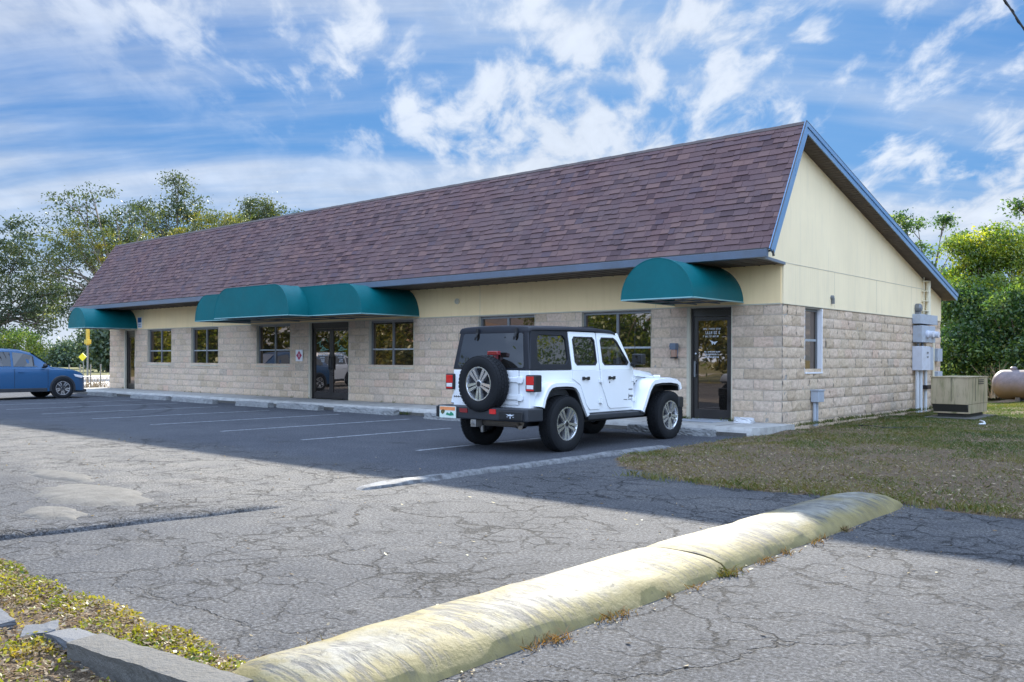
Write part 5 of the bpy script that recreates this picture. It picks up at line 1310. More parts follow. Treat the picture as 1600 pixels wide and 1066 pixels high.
m = J(); m.prism([(-0.63, 0.52), (-0.60, 0.555), (-0.55, 0.535), (-0.52, 0.57), (-0.47, 0.54), (-0.46, 0.515), (-0.54, 0.505)], 'y', -0.9095, -0.9085); m.build('plate_emblem', pbr('plate_green', (0.02, 0.22, 0.12), 0.6), pl)
m = J(); m.prism([(0.56, 0.575), (0.63, 0.568), (0.64, 0.585), (0.65, 0.568), (0.72, 0.575), (0.665, 0.55), (0.64, 0.553), (0.615, 0.55)], 'y', -0.8965, -0.894); m.box(0.635, 0.648, -0.8965, -0.894, 0.515, 0.545); m.box(0.575, 0.60, -0.8965, -0.894, 0.535, 0.541); m.box(0.685, 0.71, -0.8965, -0.894, 0.535, 0.541)
m.build('bumper_decal', M['letters'], bp)
# underside
J().box(-0.45, 0.45, -0.55, 3.0, 0.36, 0.60).build('chassis', M['blackpl'], jp)
J().tube([(-0.7, RY, 0.40), (0.7, RY, 0.40)], 0.045, 10).sphere((0.0, RY, 0.40), 0.13).tube([(-0.7, FY, 0.40), (0.7, FY, 0.40)], 0.045, 10).build('axles', M['blackpl'], jp)
J().tube([(-0.10, -0.60, 0.44), (0.55, -0.55, 0.44)], 0.075, 12).tube([(0.50, -0.55, 0.42), (0.66, -0.70, 0.38)], 0.035, 8).build('exhaust', M['rust'], jp, smooth='auto')
m = J(); m.box(-0.16, -0.06, -0.86, -0.72, 0.36, 0.47); m.box(-0.30, -0.26, -0.5, -0.46, 0.25, 0.5); m.box(-0.13, -0.09, -0.90, -0.80, 0.40, 0.45); m.build('tow_hitch', M['steel'], jp, bevel=0.005)
# front bumper
J().prism([(-0.93, 3.16), (-0.92, 3.34), (-0.6, 3.42), (0.6, 3.42), (0.92, 3.34), (0.93, 3.16)], 'z', 0.52, 0.71).build('front_bumper', M['blackpl'], jp, bevel=0.03)
# side emblem and badge behind the front wheel
Mt = Matrix.Translation(JP + Vector((0.780, 1.90, 0.765))) @ Matrix(((0, 0, 1, 0), (1, 0, 0, 0), (0, 1, 0, 0), (0, 0, 0, 1)))
text_obj('side_lettering', 'Jeep', 0.075, Mt, M['grayplast'], jp)
J().box(0.779, 0.781, 1.83, 1.97, 0.70, 0.712).box(0.779, 0.781, 1.70, 1.80, 0.70, 0.710).box(0.779, 0.782, 1.84, 1.95, 0.86, 0.875).build('side_badge', M['grayplast'], jp)
m = J(); m.box(0.601, 0.612, 2.12, 2.20, 0.92, 1.06); m.build('fender_vent', M['blackpl'], jp)
J().lathe([(0, 0.02), (0.01, 0.02), (0.012, 0)], (0.70, 2.06, 1.10), (1, 0, 0), 10).build('hood_latch', M['blackpl'], jp)

# ------------------------------------------------------------------ crossover, also reused as the pale car across the lot
def crossover(name, label, group, loc, paint):
    O = Vector(loc); t = thing(name, label, 'car', O, group)
    def K(): return MB(O)
    # local: front axle y=0, nose +y. body loft by stations
    st = [  # y, zbottom, zshoulder, halfwidth, bulge
        (-3.55, 0.45, 0.95, 0.74), (-3.45, 0.32, 1.02, 0.84), (-3.0, 0.26, 1.05, 0.905), (-2.2, 0.24, 1.05, 0.92), (-1.2, 0.24, 1.03, 0.925), (-0.6, 0.24, 1.01, 0.925), (-0.35, 0.26, 0.99, 0.925), (0.0, 0.28, 0.97, 0.92), (0.35, 0.27, 0.93, 0.90), (0.6, 0.25, 0.88, 0.85), (0.76, 0.27, 0.80, 0.74), (0.83, 0.34, 0.70, 0.62)]
    m = K(); vs = []; fs = []; prof = [(-1, 0.0), (-1.0, 0.25), (-1.0, 0.55), (-0.985, 0.80), (-0.95, 0.95), (-0.80, 1.03), (-0.4, 1.08), (0, 1.09), (0.4, 1.08), (0.80, 1.03), (0.95, 0.95), (0.985, 0.80), (1, 0.55), (1.0, 0.25), (1, 0.0)]
    n = len(prof)
    for (y, zb, zs, hw) in st:
        for (s, k) in prof:
            z = zb + (zs - zb) * k
            vs.append((s * hw * (1 - 0.04 * max(0, 0.25 - k)), y, z))
    for i in range(len(st) - 1):
        for k in range(n - 1): fs.append((i * n + k, i * n + k + 1, (i + 1) * n + k + 1, (i + 1) * n + k))
    fs += [tuple(range(n)), tuple(range((len(st) - 1) * n, len(st) * n))]
    b = m.add(vs, fs).build('body', paint, t, smooth='auto'); WL[b.name] = O
    sb = b.modifiers.new('sub', 'SUBSURF'); sb.levels = 1; sb.render_levels = 2
    # greenhouse
    gs = [(-3.35, 1.02, 0.76, 0.70), (-2.95, 1.40, 0.72, 0.60), (-2.4, 1.585, 0.70, 0.56), (-1.7, 1.62, 0.70, 0.56), (-1.2, 1.595, 0.71, 0.57), (-0.85, 1.50, 0.72, 0.585), (-0.40, 1.18, 0.74, 0.64), (-0.22, 1.03, 0.75, 0.68)]
    m = K(); vs = []; fs = []
    for (y, zt, wb_, wt) in gs:
        for (x, z) in ((-wb_ - 0.06, 0.98), (-wt - 0.02, zt - 0.06), (-wt + 0.10, zt), (0, zt + 0.015), (wt - 0.10, zt), (wt + 0.02, zt - 0.06), (wb_ + 0.06, 0.98)): vs.append((x, y, z))
    n = 7
    for i in range(len(gs) - 1):
        for k in range(n - 1): fs.append((i * n + k, i * n + k + 1, (i + 1) * n + k + 1, (i + 1) * n + k))
    fs += [tuple(range(n)), tuple(range((len(gs) - 1) * n, len(gs) * n))]
    m.add(vs, fs).build('cabin', paint, t, smooth='auto')
    for s in (-1, 1):
        def W_(y, z, o=0.008):  # point on the cabin side
            for i in range(len(gs) - 1):
                if gs[i][0] <= y <= gs[i + 1][0]:
                    f_ = (y - gs[i][0]) / (gs[i + 1][0] - gs[i][0]); zt = gs[i][1] * (1 - f_) + gs[i + 1][1] * f_; wb_ = gs[i][2] * (1 - f_) + gs[i + 1][2] * f_ + 0.06; wt = gs[i][3] * (1 - f_) + gs[i + 1][3] * f_ + 0.02
                    k = (z - 0.98) / max(0.05, (zt - 0.06 - 0.98)); return (s * (wb_ + (wt - wb_) * k + o), y, z)
        def strip(ys, z0, zt, nm, mat):
            m = K(); vs = []
            for y in ys:
                tt = zt(y); vs += [W_(y, z0), W_(y, tt)]
            m.add(vs, [(2 * i, 2 * i + 2, 2 * i + 3, 2 * i + 1) for i in range(len(ys) - 1)]); return m.build(nm, mat, t, fix=False)
        def ztop(y):
            for i in range(len(gs) - 1):
                if gs[i][0] <= y <= gs[i + 1][0]:
                    f_ = (y - gs[i][0]) / (gs[i + 1][0] - gs[i][0]); return max(1.06, gs[i][1] * (1 - f_) + gs[i + 1][1] * f_ - 0.10)
        strip([-3.0, -2.8, -2.55], 1.06, ztop, 'quarter_glass', M['carglass']); strip([-2.48, -2.1, -1.75, -1.5], 1.06, ztop, 'side_glass', M['carglass']); strip([-1.43, -1.1, -0.85, -0.6, -0.42], 1.05, ztop, 'side_glass', M['carglass'])
        m = K(); m.box(s * 0.84, s * 0.90, -0.62, -0.52, 1.00, 1.05); m.sphere((s * 0.98, -0.56, 1.08), (0.10, 0.07, 0.075), 12); m.build('mirror', M['blackpl'], t, smooth='auto')
        m = K(); m.box(s * 0.925, s * 0.945, -1.35, -1.18, 0.865, 0.885); m.box(s * 0.925, s * 0.945, -2.35, -2.18, 0.885, 0.905); m.build('handle', paint, t, bevel=0.004)
        # wheel arches in dark plastic, lower cladding
        for cy in (0.0, -2.67):
            m = K(); vs = []; fs = []; N = 22
            for k in range(N + 1):
                a = math.pi * (k / N) * 1.16 - 0.25
                for (r, x_) in ((0.345, 0.80), (0.345, 0.945), (0.395, 0.945), (0.415, 0.915)):
                    vs.append((s * x_, cy + r * math.cos(a), 0.345 + r * math.sin(a)))
            for k in range(N):
                for q in range(3): fs.append((k * 4 + q, k * 4 + q + 1, (k + 1) * 4 + q + 1, (k + 1) * 4 + q))
            m.add(vs, fs).build('arch_trim', M['grayplast'], t, smooth='auto', fix=False)
            m = K(); m.lathe([(0, 0), (0, 0.365)], (s * 0.932, cy, 0.345), (s, 0, 0), 28); m.build('arch_shadow_well', M['blackpl'], t)
            wheel(t, s * 0.835, cy, 0.345, s, r=0.342, w=0.235, rr=0.225, off=O)
        m = K(); m.box(s * 0.90, s * 0.94, -2.2, -0.48, 0.24, 0.36); m.build('sill_cladding', M['grayplast'], t, bevel=0.01)
        m = K(); m.prism([(0.36, 0.80), (0.70, 0.74), (0.62, 0.66), (0.42, 0.72)], 'x', s * 0.80, s * 0.885) ; m.build('headlight', M['clearlens'], t, bevel=0.01)
        m = K()
        for y in (-0.46, -1.46, -2.42): m.box(s * 0.921, s * 0.928, y, y + 0.008, 0.38, 0.98)
        m.build('door_gap', M['blackpl'], t)
    m = K(); m.add([(-0.60, -0.235, 1.06), (0.60, -0.235, 1.06), (0.52, -0.82, 1.50), (-0.52, -0.82, 1.50)], [(0, 1, 2, 3)]); m.build('windshield', M['carglass'], t, fix=False)
    K().box(-0.55, 0.55, 0.80, 0.845, 0.36, 0.58).build('grille', M['blackpl'], t, bevel=0.02)
    K().box(-0.75, 0.75, 0.50, 0.84, 0.20, 0.30).build('lower_bumper', M['grayplast'], t, bevel=0.03)
    return t
crossover('parked_crossover', 'metallic blue crossover parked nose-in at the left edge', None, (-24.0, -3.66, 0), M['blue'])
M['drygrass'] = mat_leaf('dry_weed_blades', (0.045, 0.080, 0.012), (0.10, 0.085, 0.025), (0.17, 0.090, 0.038), 0.35)
# ------------------------------------------------------------------ plants
def leaves(name, C_, size, mat, parent, rg, spread, tone_bias=0.0, aspect=0.55, up=0.0, per=None):
    """C_: (n,3) leaf centres"""
    n = len(C_); d = rg.normal(size=(n, 3)); d /= np.linalg.norm(d, axis=1)[:, None]
    e = rg.normal(size=(n, 3)); e -= (e * d).sum(1)[:, None] * d; e /= np.linalg.norm(e, axis=1)[:, None]
    s = size * rg.uniform(0.6, 1.35, n)[:, None]
    a = d * s * 0.5; b = e * s * aspect * 0.5
    V = np.stack([C_ - a, C_ + b * 0.9 - a * 0.1, C_ + a, C_ - b * 0.9 - a * 0.1], 1).reshape(-1, 3)
    F = np.arange(n * 4).reshape(n, 4)
    r = np.clip(rg.normal(0.42 + tone_bias, 0.22, n), 0, 1) if per is None else np.clip(per + rg.normal(0, 0.14, n), 0, 1)
    return obj_from_arrays(name, V, F, mat, parent, {'rnd': np.repeat(r, 4)})
def crown_points(blobs, rg, per, rad, hollow=0.45):
    """blobs: (cx,cy,cz,rx,ry,rz,clumps) -> clump centres, leaf centres, tone per leaf"""
    cs = []; pts = []; tone = []
    for (cx, cy, cz, rx, ry, rz, n) in blobs:
        for _ in range(n):
            while True:
                p = rg.uniform(-1, 1, 3); l = np.linalg.norm(p)
                if l < 1 and l > hollow * rg.random(): break
            c = np.array((cx, cy, cz)) + p * (rx, ry, rz); cs.append(c)
            k = int(per * rg.uniform(0.5, 1.5)); sc = rad * rg.uniform(0.6, 1.4)
            pts.append(c + rg.normal(size=(k, 3)) * sc * (1, 1, 0.62)); tone.append(np.full(k, rg.normal(0.42, 0.20)))
    return np.array(cs), np.vstack(pts), np.concatenate(tone)
def tree(name, label, cat, base, blobs, mat, trunk=0.22, h0=None, per=90, rad=0.35, leaf=0.14, seed=1, group=None, limbs=14, parts=True, lean=(0, 0)):
    rg = np.random.default_rng(seed); t = thing(name, label, cat, base, group)
    cs, P, tone = crown_points(blobs, rg, per, rad)
    leaves('crown', P, leaf, mat, t, rg, rad, per=tone)
    b = Vector(base); zmid = float(np.mean(cs[:, 2])); ctr = Vector((float(np.mean(cs[:, 0])), float(np.mean(cs[:, 1])), zmid))
    h0 = h0 or (zmid - b.z) * 0.55
    fork = b.lerp(ctr, 0.5); fork.z = b.z + h0
    m = MB(); mid = b.lerp(fork, 0.5) + Vector((rg.uniform(-.15, .15), rg.uniform(-.15, .15), 0))
    m.tube([b - Vector((0, 0, 0.15)), b + Vector((0, 0, 0.3)), mid, fork], [trunk * 1.35, trunk * 1.05, trunk * 0.85, trunk * 0.7], 9); m.build('trunk', M['bark'], t, smooth=True)
    m = MB(); idx = rg.permutation(len(cs))[:limbs]
    for i in idx:
        e = Vector(cs[i]); k = fork.lerp(e, 0.45) + Vector((0, 0, (e - fork).length * 0.10)) + Vector(rg.normal(size=3) * 0.12)
        m.tube([fork, fork.lerp(k, 0.6), k, e], [trunk * 0.45, trunk * 0.30, trunk * 0.18, 0.015], 6)
        for j in rg.permutation(len(cs))[:60]:
            q = Vector(cs[j])
            if 0.2 < (q - e).length < rad * 5: m.tube([k.lerp(e, 0.6), q.lerp(e, 0.3), q], [trunk * 0.12, 0.02, 0.008], 4); break
    m.build('limbs', M['bark'], t, smooth=True)
    return t
def at(px, py, Z): return tuple(PW(px, py, Z))
def blob(px, py, Z, rpx, rpy, n, depth=1.0):
    p = PW(px, py, Z); s = Z / 1388.63
    return (p.x, p.y, p.z, rpx * s, rpx * s * depth, rpy * s, n)
def gb(px, Z, z=0.0):
    p = PW(px, 560, Z); return (p.x, p.y, z)
# trees behind the left end of the building
G = 'trees beyond the left end of the building'
tree('oak_tree', 'large loose-crowned oak rising behind the left end of the roof', 'tree', gb(235, 58), [blob(130, 330, 58, 62, 42, 26), blob(75, 385, 57, 55, 55, 24), blob(170, 400, 60, 60, 45, 34), blob(205, 350, 60, 45, 45, 16), blob(105, 450, 56, 60, 45, 24)], M['leaf_oak'], trunk=0.32, per=85, rad=0.36, leaf=0.19, seed=3, group=G, limbs=20)
tree('oak_tree', 'oak with drooping sparse branches hanging at the left edge of the picture', 'tree', gb(-70, 50), [blob(15, 400, 50, 40, 40, 26), blob(35, 470, 49, 50, 40, 34), blob(75, 500, 48, 30, 24, 12), blob(-40, 430, 50, 60, 80, 50), blob(30, 500, 49, 46, 30, 20), blob(60, 455, 49, 40, 30, 14), blob(110, 490, 52, 26, 18, 8), blob(20, 345, 51, 16, 14, 5)], M['leaf_oak'], trunk=0.30, per=75, rad=0.30, leaf=0.17, seed=4, group=G, limbs=18)
tree('oak_tree', 'thin-topped tree showing above the roof at left of centre', 'tree', gb(300, 72), [blob(275, 290, 72, 22, 18, 14), blob(262, 345, 72, 42, 34, 30), blob(300, 330, 73, 34, 22, 18), blob(240, 390, 72, 50, 40, 36), blob(225, 330, 71, 24, 24, 12)], M['leaf_oak'], trunk=0.3, per=70, rad=0.40, leaf=0.22, seed=5, group=G, limbs=14)
tree('pine_tree', 'rounded dark green tree top showing over the roof ridge right of the thin tree', 'tree', gb(410, 76), [blob(410, 328, 76, 32, 18, 26), blob(385, 345, 76, 20, 14, 10), blob(430, 355, 76, 34, 20, 20), blob(460, 340, 77, 12, 8, 3)], M['leaf_oak'], trunk=0.3, per=110, rad=0.42, leaf=0.20, seed=6, group=G, limbs=10)
tree('oak_tree', 'yellow-green tree just behind the roof ridge at the left', 'tree', gb(345, 64), [blob(345, 350, 64, 46, 20, 36), blob(300, 375, 64, 44, 24, 34), blob(215, 395, 62, 40, 34, 30)], M['leaf_oak2'], trunk=0.25, per=100, rad=0.38, leaf=0.18, seed=7, group=G, limbs=12)
tree('oak_tree', 'yellowing leafy tree inside the big oak at the left end of the roof', 'tree', gb(240, 54), [blob(115, 395, 54, 55, 36, 26), blob(150, 370, 54, 40, 34, 18), blob(60, 440, 53, 50, 36, 20)], M['leaf_oak2'], trunk=0.22, per=70, rad=0.30, leaf=0.16, seed=8, group=G, limbs=10)
for i, (px, py, Z, a, b, n, lab) in enumerate(((15, 530, 46, 40, 14, 34, 'yellow-green shrub above the roof of the blue crossover'), (48, 547, 50, 16, 10, 12, 'small yellow shrub right of the blue crossover roof'))):
    tree('roadside_shrub', lab, 'shrub', gb(px, Z), [blob(px, py, Z, a, b, n), blob(px, py + 22, Z, a * 0.9, 16, n // 2)], M['leaf_bright'], trunk=0.06, per=110, rad=0.24, leaf=0.11, seed=20 + i, group='shrubs by the road', limbs=6)
for i, (px, py, Z, a, b, n, lab) in enumerate(((150, 540, 105, 30, 26, 60, 'tallest dark tree across the road, left of the building corner'), (105, 553, 125, 32, 15, 50, 'sloping distant tree mass across the road'), (172, 535, 84, 16, 34, 46, 'paler leafy tree just left of the building corner'), (70, 562, 150, 34, 7, 34, 'lowest and farthest tree line on the road'))):
    tree('distant_tree', lab, 'tree', gb(px, Z), [blob(px, py, Z, a, b, n, 0.6), blob(px + 6, py + 18, Z, a, 12, n // 2, 0.6)], M['leaf_far'], trunk=0.25, per=90, rad=0.8, leaf=0.42, seed=30 + i, group='trees across the road', limbs=6)
m_bush = thing('dry_bush', 'low leafless dry bush against the wire fence', 'bush', gb(152, 39))
rg = np.random.default_rng(3); m = MB(); p = Vector(gb(150, 38.5))
for k in range(80):
    a = rg.uniform(0, 6.28); l = rg.uniform(0.25, 0.75); off = Vector((rg.uniform(-0.5, 0.5), rg.uniform(-0.5, 0.5), 0)); d = Vector((math.cos(a) * 0.7, math.sin(a) * 0.7, rg.uniform(0.4, 1.2))).normalized()
    m.tube([p + off, p + off + d * l * 0.6, p + off + d * l + Vector(rg.normal(size=3) * 0.05)], [0.012, 0.009, 0.004], 3)
m.build('twigs', M['twig'], m_bush)

# thicket and trees on the right
G = 'trees and shrubs behind the side lawn'
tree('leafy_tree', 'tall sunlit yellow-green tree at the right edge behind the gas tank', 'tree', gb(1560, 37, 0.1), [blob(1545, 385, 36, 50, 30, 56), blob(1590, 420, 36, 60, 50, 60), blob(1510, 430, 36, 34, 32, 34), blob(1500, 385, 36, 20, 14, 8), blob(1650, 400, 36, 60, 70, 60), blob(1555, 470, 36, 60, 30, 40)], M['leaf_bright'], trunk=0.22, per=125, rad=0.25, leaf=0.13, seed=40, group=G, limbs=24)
tree('leafy_tree', 'dark open-crowned tree top just above the rear end of the rake', 'tree', gb(1440, 52, 0.1), [blob(1405, 342, 52, 11, 6, 5), blob(1428, 352, 52, 16, 9, 6), blob(1475, 345, 52, 14, 8, 6), blob(1500, 368, 52, 10, 10, 3), blob(1445, 410, 52, 30, 26, 10), blob(1480, 440, 51, 30, 24, 18), blob(1430, 380, 52, 14, 10, 2)], M['leaf_deep'], trunk=0.2, per=90, rad=0.24, leaf=0.17, seed=41, group=G, limbs=22)
tree('leafy_tree', 'dark twig hanging in at the right edge of the sky', 'tree', gb(1640, 28, 0.1), [blob(1592, 326, 28, 14, 8, 6), blob(1660, 330, 28, 50, 40, 30), blob(1585, 318, 28, 6, 4, 2)], M['leaf_deep'], trunk=0.14, per=60, rad=0.16, leaf=0.11, seed=42, group=G, limbs=12)
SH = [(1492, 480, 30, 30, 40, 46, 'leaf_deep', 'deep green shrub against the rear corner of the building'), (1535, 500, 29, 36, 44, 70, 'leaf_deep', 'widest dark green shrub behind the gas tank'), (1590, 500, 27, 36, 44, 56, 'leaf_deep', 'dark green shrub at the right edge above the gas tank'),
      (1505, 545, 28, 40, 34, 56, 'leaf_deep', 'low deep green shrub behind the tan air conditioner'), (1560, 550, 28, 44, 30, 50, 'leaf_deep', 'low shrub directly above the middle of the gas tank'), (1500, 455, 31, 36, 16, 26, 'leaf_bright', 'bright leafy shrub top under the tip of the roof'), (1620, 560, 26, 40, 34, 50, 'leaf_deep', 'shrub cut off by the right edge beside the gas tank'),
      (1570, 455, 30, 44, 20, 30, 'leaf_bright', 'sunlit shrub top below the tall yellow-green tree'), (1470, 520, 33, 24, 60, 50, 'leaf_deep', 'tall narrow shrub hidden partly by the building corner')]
SH = [(a, b, c_ + 3.6, d * 1.15, e * 1.1, n_, m_, l) for a, b, c_, d, e, n_, m_, l in SH]
for i, (px, py, Z, a, b, n, mt, lab) in enumerate(SH):
    bl = [blob(px, py, Z, a, b, n)]
    if py > 470: bl.append(blob(px, 590, Z, a, 26, n // 2))
    tree('wild_shrub', lab, 'shrub', gb(px, Z, 0.1), bl, M[mt], trunk=0.07, per=150, rad=0.24, leaf=0.12, seed=50 + i, group=G, limbs=8)
# trees further off to the right, out of frame, mirrored in the windows
tree('leafy_tree', 'leafy tree off the right edge, mirrored in the off-roader windows', 'tree', (12, 13, 0.1), [(13, 15, 4.2, 4.4, 4.2, 4.2, 200), (12.5, 9, 2.6, 2.8, 3.2, 2.6, 120)], M['leaf_bright'], trunk=0.2, per=110, rad=0.32, leaf=0.16, seed=70, group=G, limbs=12)
tree('leafy_tree', 'tree beyond the right edge, mirrored in the rear quarter glass', 'tree', (17, 5, 0.1), [(17, 3, 4.2, 3.8, 4.6, 4.2, 210), (15.5, -3, 2.6, 2.6, 3.4, 2.4, 110)], M['leaf_bright'], trunk=0.2, per=110, rad=0.34, leaf=0.16, seed=71, group=G, limbs=12)
# dry brush by the tank
t = thing('dry_brush', 'pale dry grassy brush behind the gas tank', 'bush', gb(1570, 30.5, 0.1)); m = MB(); rg = np.random.default_rng(8)
for k in range(260):
    px_ = rg.uniform(1545, 1640); Z_ = rg.uniform(29.3, 31.5); p = Vector(gb(px_, Z_, 0.1)); l = rg.uniform(0.5, 1.35); d = Vector((rg.normal() * 0.25, rg.normal() * 0.25, 1)).normalized()
    m.tube([p, p + d * l * 0.6, p + d * l + Vector((rg.normal() * 0.16, rg.normal() * 0.16, -0.05))], [0.012, 0.009, 0.004], 3)
m.build('stems', M['twig'], t)

# across the lot behind the camera: only seen mirrored in the glass
for i, x in enumerate((-58, -50, -34, -26, -18, -10, -2, 6, 14)):
    rgx = random.Random(i)
    y = -33 - rgx.uniform(0, 5); z = rgx.uniform(3.0, 5.5)
    tree('roadside_tree', ['full round tree', 'spreading tree', 'low bushy tree'][i % 3] + ' across the street, mirrored in the shop windows, number %s from the west' % ['one', 'two', 'three', 'four', 'five', 'six', 'seven', 'eight', 'nine'][i], 'tree', (x, y, 0), [(x, y, z, 4.2, 3.4, z * 0.85, 90), (x + 2, y + 2, 1.6, 3.8, 2.0, 1.6, 40)], M[['leaf_bright', 'leaf_oak2', 'leaf_oak2'][i % 3]], trunk=0.25, per=60, rad=0.55, leaf=0.34, seed=80 + i, group='trees across the street', limbs=8)
belt = [o for o in bpy.data.objects if o.get('group') == 'trees across the street'][:3]
for i, x in enumerate((-72, -84, -97, -111, -66, -90)):
    src = belt[i % 3]; c_ = src.copy(); COL.objects.link(c_); c_.location = (x, -30 - 6 * (i % 2), 0); c_.rotation_euler = (0, 0, i * 1.3); c_.scale = (1.5, 1.5, 1.5)
    c_['label'] = 'broad tree far down the street, mirrored in the left windows, %s of six' % ['first', 'second', 'third', 'fourth', 'fifth', 'sixth'][i]
    for ch in src.children:
        d_ = ch.copy(); COL.objects.link(d_); d_.parent = c_
t = thing('stucco_building', 'peach stucco house across the street, mirrored in the front windows', 'building', (-47, -40, 0))
MB().box(-55, -38, -46, -36, -0.1, 3.4).build('walls', pbr('peach_stucco', (0.62, 0.45, 0.34), 0.9), t)
MB().prism([(-55.6, 3.4), (-46.5, 5.6), (-37.4, 3.4)], 'y', -46.6, -35.4).build('roof', M['capshingle'], t)
for x in (-52, -47, -42): MB().box(x, x + 1.3, -36.02, -35.96, 1.0, 2.3).build('window', M['glass'], t)
crossover('parked_pale_car', 'white car parked beyond the left edge, mirrored in the double doors', None, (-28.0, -8.5, 0), M['white'])

# ------------------------------------------------------------------ grass, weeds, litter
def blades(name, xs, ys, zs, hmin, hmax, w, mat, seed, tone=None, leanf=0.5):
    rg = np.random.default_rng(seed); n = len(xs)
    a = rg.uniform(0, 2 * np.pi, n); h = rg.uniform(hmin, hmax, n); l = rg.normal(0, leanf, (n, 2)) * h[:, None]
    base = np.stack([xs, ys, zs], 1); dx = np.stack([np.cos(a), np.sin(a), np.zeros(n)], 1) * w * 0.5
    tip = base + np.stack([l[:, 0], l[:, 1], h], 1); mid = base + np.stack([l[:, 0] * .4, l[:, 1] * .4, h * 0.6], 1)
    V = np.stack([base - dx, base + dx, mid + dx * 0.7, tip, mid - dx * 0.7], 1).reshape(-1, 3)
    F = np.arange(n * 5).reshape(n, 5)
    r = rg.normal(0.4, 0.25, n) if tone is None else tone + rg.normal(0, 0.16, n)
    return obj_from_arrays(name, V, F, mat, None, {'rnd': np.repeat(np.clip(r, 0, 1), 5)})
rg = np.random.default_rng(5)
N = 330000
y_ = -7.3 + rg.random(N) ** 1.35 * 22; x_ = rg.uniform(0.1, 11, N)
den = vnoise(x_, y_, 0.9, 12) * 0.6 + vnoise(x_, y_, 3.1, 13) * 0.4
gz = np.clip((y_ + 5.2) / 5.5, 0.10, 1.0)
keep = lawn_in(x_, y_) & (rg.random(N) < np.clip((den - 0.48) * 3.0 + gz ** 1.4 * 0.95, 0.16, 1)) & ~((x_ < 0.28) & (y_ > -1.5) & (y_ < 0.05)) & ~((x_ < 2.1) & (x_ > 0.86) & (y_ > 5.1) & (y_ < 6.9))
x_, y_, gz = x_[keep], y_[keep], gz[keep]
tone = 0.60 - 0.42 * gz + (vnoise(x_, y_, 1.5, 14) - 0.5) * 0.6
tag(blades('lawn_grass', x_, y_, lawn_z(x_, y_) - 0.004, 0.012, 0.05, 0.008, M['grass'], 6, tone, 0.9), 'patchy thin lawn beside the building', 'grass', kind='stuff')
# taller tufts along the wall foot, the edge of the asphalt and the hump
xs, ys, zs, tn = [], [], [], []
def tuft(x, y, z, n, r, t):
    xs.extend(x + rg.normal(size=n) * r); ys.extend(y + rg.normal(size=n) * r); zs.extend([z] * n); tn.extend([t] * n)
for k in range(130): tuft(0.08 + abs(rg.normal()) * 0.06, rg.uniform(0.1, 9.6), 0.10, 14, 0.04, rg.uniform(0.0, 0.4))
for k in range(150):
    x = rg.uniform(1.3, 9); tuft(x, -7.15 + rg.normal() * 0.08 + 0.06 * (x > 4), 0.012, 10, 0.045, rg.uniform(0.2, 0.9))
for k in range(26): tuft(rg.uniform(-27, -0.1), -0.05, 0.16, 8, 0.03, rg.uniform(0, 0.4))
for x in (-1.02, -2.0, -1.98, -2.1): tuft(x, -0.06, 0.16, 26, 0.035, 0.1)
for k in range(10): tuft(rg.uniform(-9, -8.6), -1.5, 0.02, 16, 0.05, 0.15)
tag(blades('edge_weeds', np.array(xs), np.array(ys), np.array(zs), 0.02, 0.09, 0.008, M['grass'], 7, np.array(tn), 0.6), 'thin weeds along the wall foot and the asphalt edge', 'weeds', kind='stuff')
xs, ys, zs, tn = [], [], [], []
for k in range(34):  # right foot of the hump
    y = rg.choice((-12.6, -12.4, -12.1, -11.9, -11.5, -11.05, -10.75, -10.6, -10.2, -9.8, -9.3, -8.8)) + rg.normal() * 0.09
    tuft(4.13 + 0.37 + abs(rg.normal()) * 0.02, y, 0.0, rg.integers(4, 22), 0.028, rg.uniform(0.75, 1.0))
for k in range(10): tuft(4.50, -10.66 + rg.normal() * 0.05, 0.0, 14, 0.03, 0.35)
for k in range(12): tuft(3.74 - abs(rg.normal()) * 0.01, rg.uniform(-13.6, -11.4), 0.0, rg.integers(2, 8), 0.012, rg.uniform(0.6, 1.0))
tag(blades('hump_weeds', np.array(xs), np.array(ys), np.array(zs), 0.012, 0.050, 0.007, M['drygrass'], 8, np.array(tn), 1.0), 'dry brown weeds at the foot of the yellow speed hump', 'weeds', kind='stuff')
# island plants
N = 60000
x_ = rg.uniform(0.0, 4.1, N); y_ = rg.uniform(-15.6, -13.45, N)
edge = -13.60 - 0.20 * np.clip((1.6 - x_) / 3, 0, 1) + (vnoise(x_, y_, 4, 7) - 0.5) * 0.12 - 0.12 * np.clip((x_ - 3.1), 0, 1)
front = y_ > -13.95
dn = vnoise(x_, y_, 4.0, 21) * 0.5 + vnoise(x_, y_, 13, 22) * 0.5
keep = (y_ < edge) & (rg.random(N) < np.where(front, np.clip((dn - 0.30) * 4, 0, 1), np.clip((dn - 0.40) * 3, 0.06, 0.9))) & (x_ < 3.95) & ~((x_ > 3.12) & (y_ < -13.93) & (y_ > -14.12))
x_, y_, dn = x_[keep], y_[keep], dn[keep]
tone = 0.55 + (vnoise(x_, y_, 5, 23) - 0.5) * 0.9
L_ = leaves('ground_cover', np.stack([x_, y_, 0.022 + vnoise(x_, y_, 3, 8) * 0.035 + np.abs(rg.normal(0, 0.010, len(x_)))], 1), 0.026, M['weed'], None, rg, 0.1, per=tone, aspect=0.6)
tag(L_, 'yellow-green creeping ground cover around the kerb at the lower left', 'ground cover', kind='stuff')
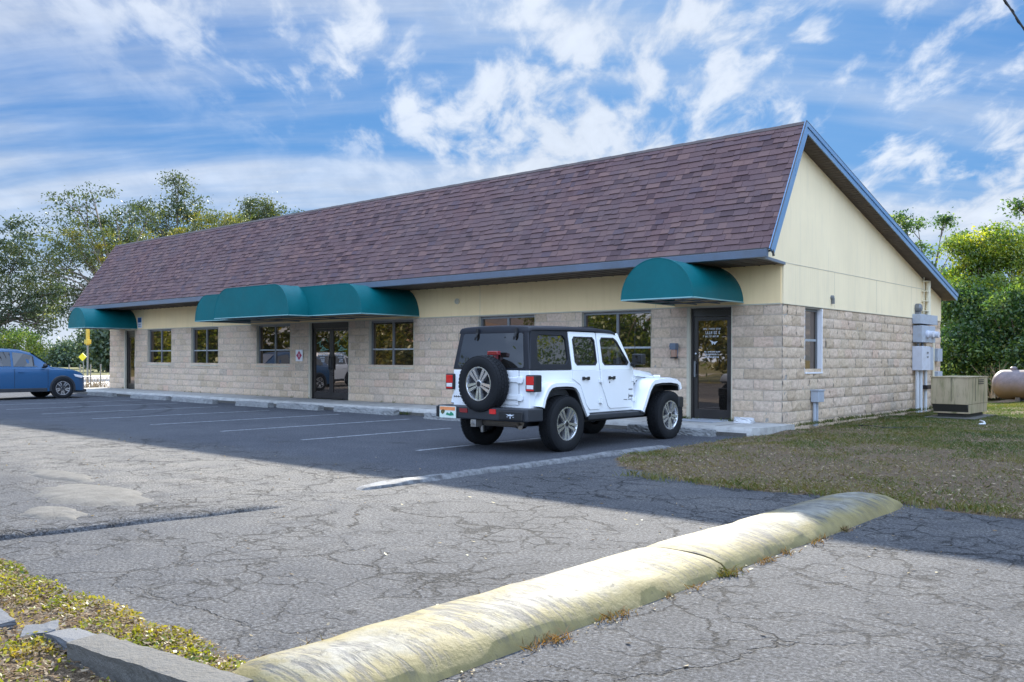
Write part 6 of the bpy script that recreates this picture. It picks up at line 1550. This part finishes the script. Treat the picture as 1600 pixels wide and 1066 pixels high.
def litter(name, lab, xs, ys, zs, size, seed, mat=None):
    rg = np.random.default_rng(seed); n = len(xs)
    P = np.stack([xs, ys, zs], 1); a = rg.uniform(0, 2 * np.pi, n); s = size * rg.uniform(0.5, 1.5, n)
    d = np.stack([np.cos(a), np.sin(a), rg.normal(0, 0.22, n)], 1) * s[:, None] * .5; e = np.stack([-np.sin(a), np.cos(a), rg.normal(0, 0.3, n)], 1) * s[:, None] * .24
    V = np.stack([P - d, P + e, P + d + np.array((0, 0, 0.004)), P - e], 1).reshape(-1, 3); V[:, 2] = np.maximum(V[:, 2], np.repeat(zs, 4) - 0.003)
    o = obj_from_arrays(name, V, np.arange(n * 4).reshape(n, 4), mat or M['deadleaf'], None, {'rnd': np.repeat(np.clip(rg.normal(0.5, 0.3, n), 0, 1), 4)})
    return tag(o, lab, 'leaf litter', kind='stuff')
n = 34000; x_ = rg.uniform(0.2, 10, n); y_ = -7.3 + rg.random(n) ** 1.6 * 12; k = lawn_in(x_, y_); x_, y_ = x_[k], y_[k]
litter('lawn_litter', 'dead leaves and twigs scattered on the lawn', x_, y_, lawn_z(x_, y_) + 0.010, 0.036, 9)
n = 24000; x_ = rg.uniform(0.0, 4.0, n); y_ = np.where(rg.random(n) < 0.25, rg.uniform(-14.0, -13.55, n), rg.uniform(-15.6, -14.05, n)); k = (y_ < -13.62 + (vnoise(x_, y_, 4, 7) - 0.5) * 0.1) & ~((x_ > 3.12) & (y_ < -13.93) & (y_ > -14.12)); x_, y_ = x_[k], y_[k]
litter('island_litter', 'brown dead leaves in the bed behind the kerb', x_, y_, 0.03 + vnoise(x_, y_, 3, 8) * 0.035 + rg.uniform(0, 0.012, len(x_)), 0.024, 10)
n = 420; x_ = rg.uniform(-9, 8, n); y_ = rg.uniform(-14.5, -7.4, n); litter('lot_litter', 'stray dead leaves blown over the asphalt', x_, y_, np.full(n, 0.006), 0.03, 12)
n = 500; x_ = 4.13 + rg.choice((-0.39, 0.40), n) + rg.normal(0, 0.035, n) * 1.0; y_ = rg.uniform(-13.7, -7.2, n); litter('hump_litter', 'leaf crumbs gathered along the yellow hump', x_, y_, np.full(n, 0.008), 0.018, 13)
# pale litter scraps on the lawn
sc = pbr('pale_scrap', (0.55, 0.52, 0.44), 0.8)
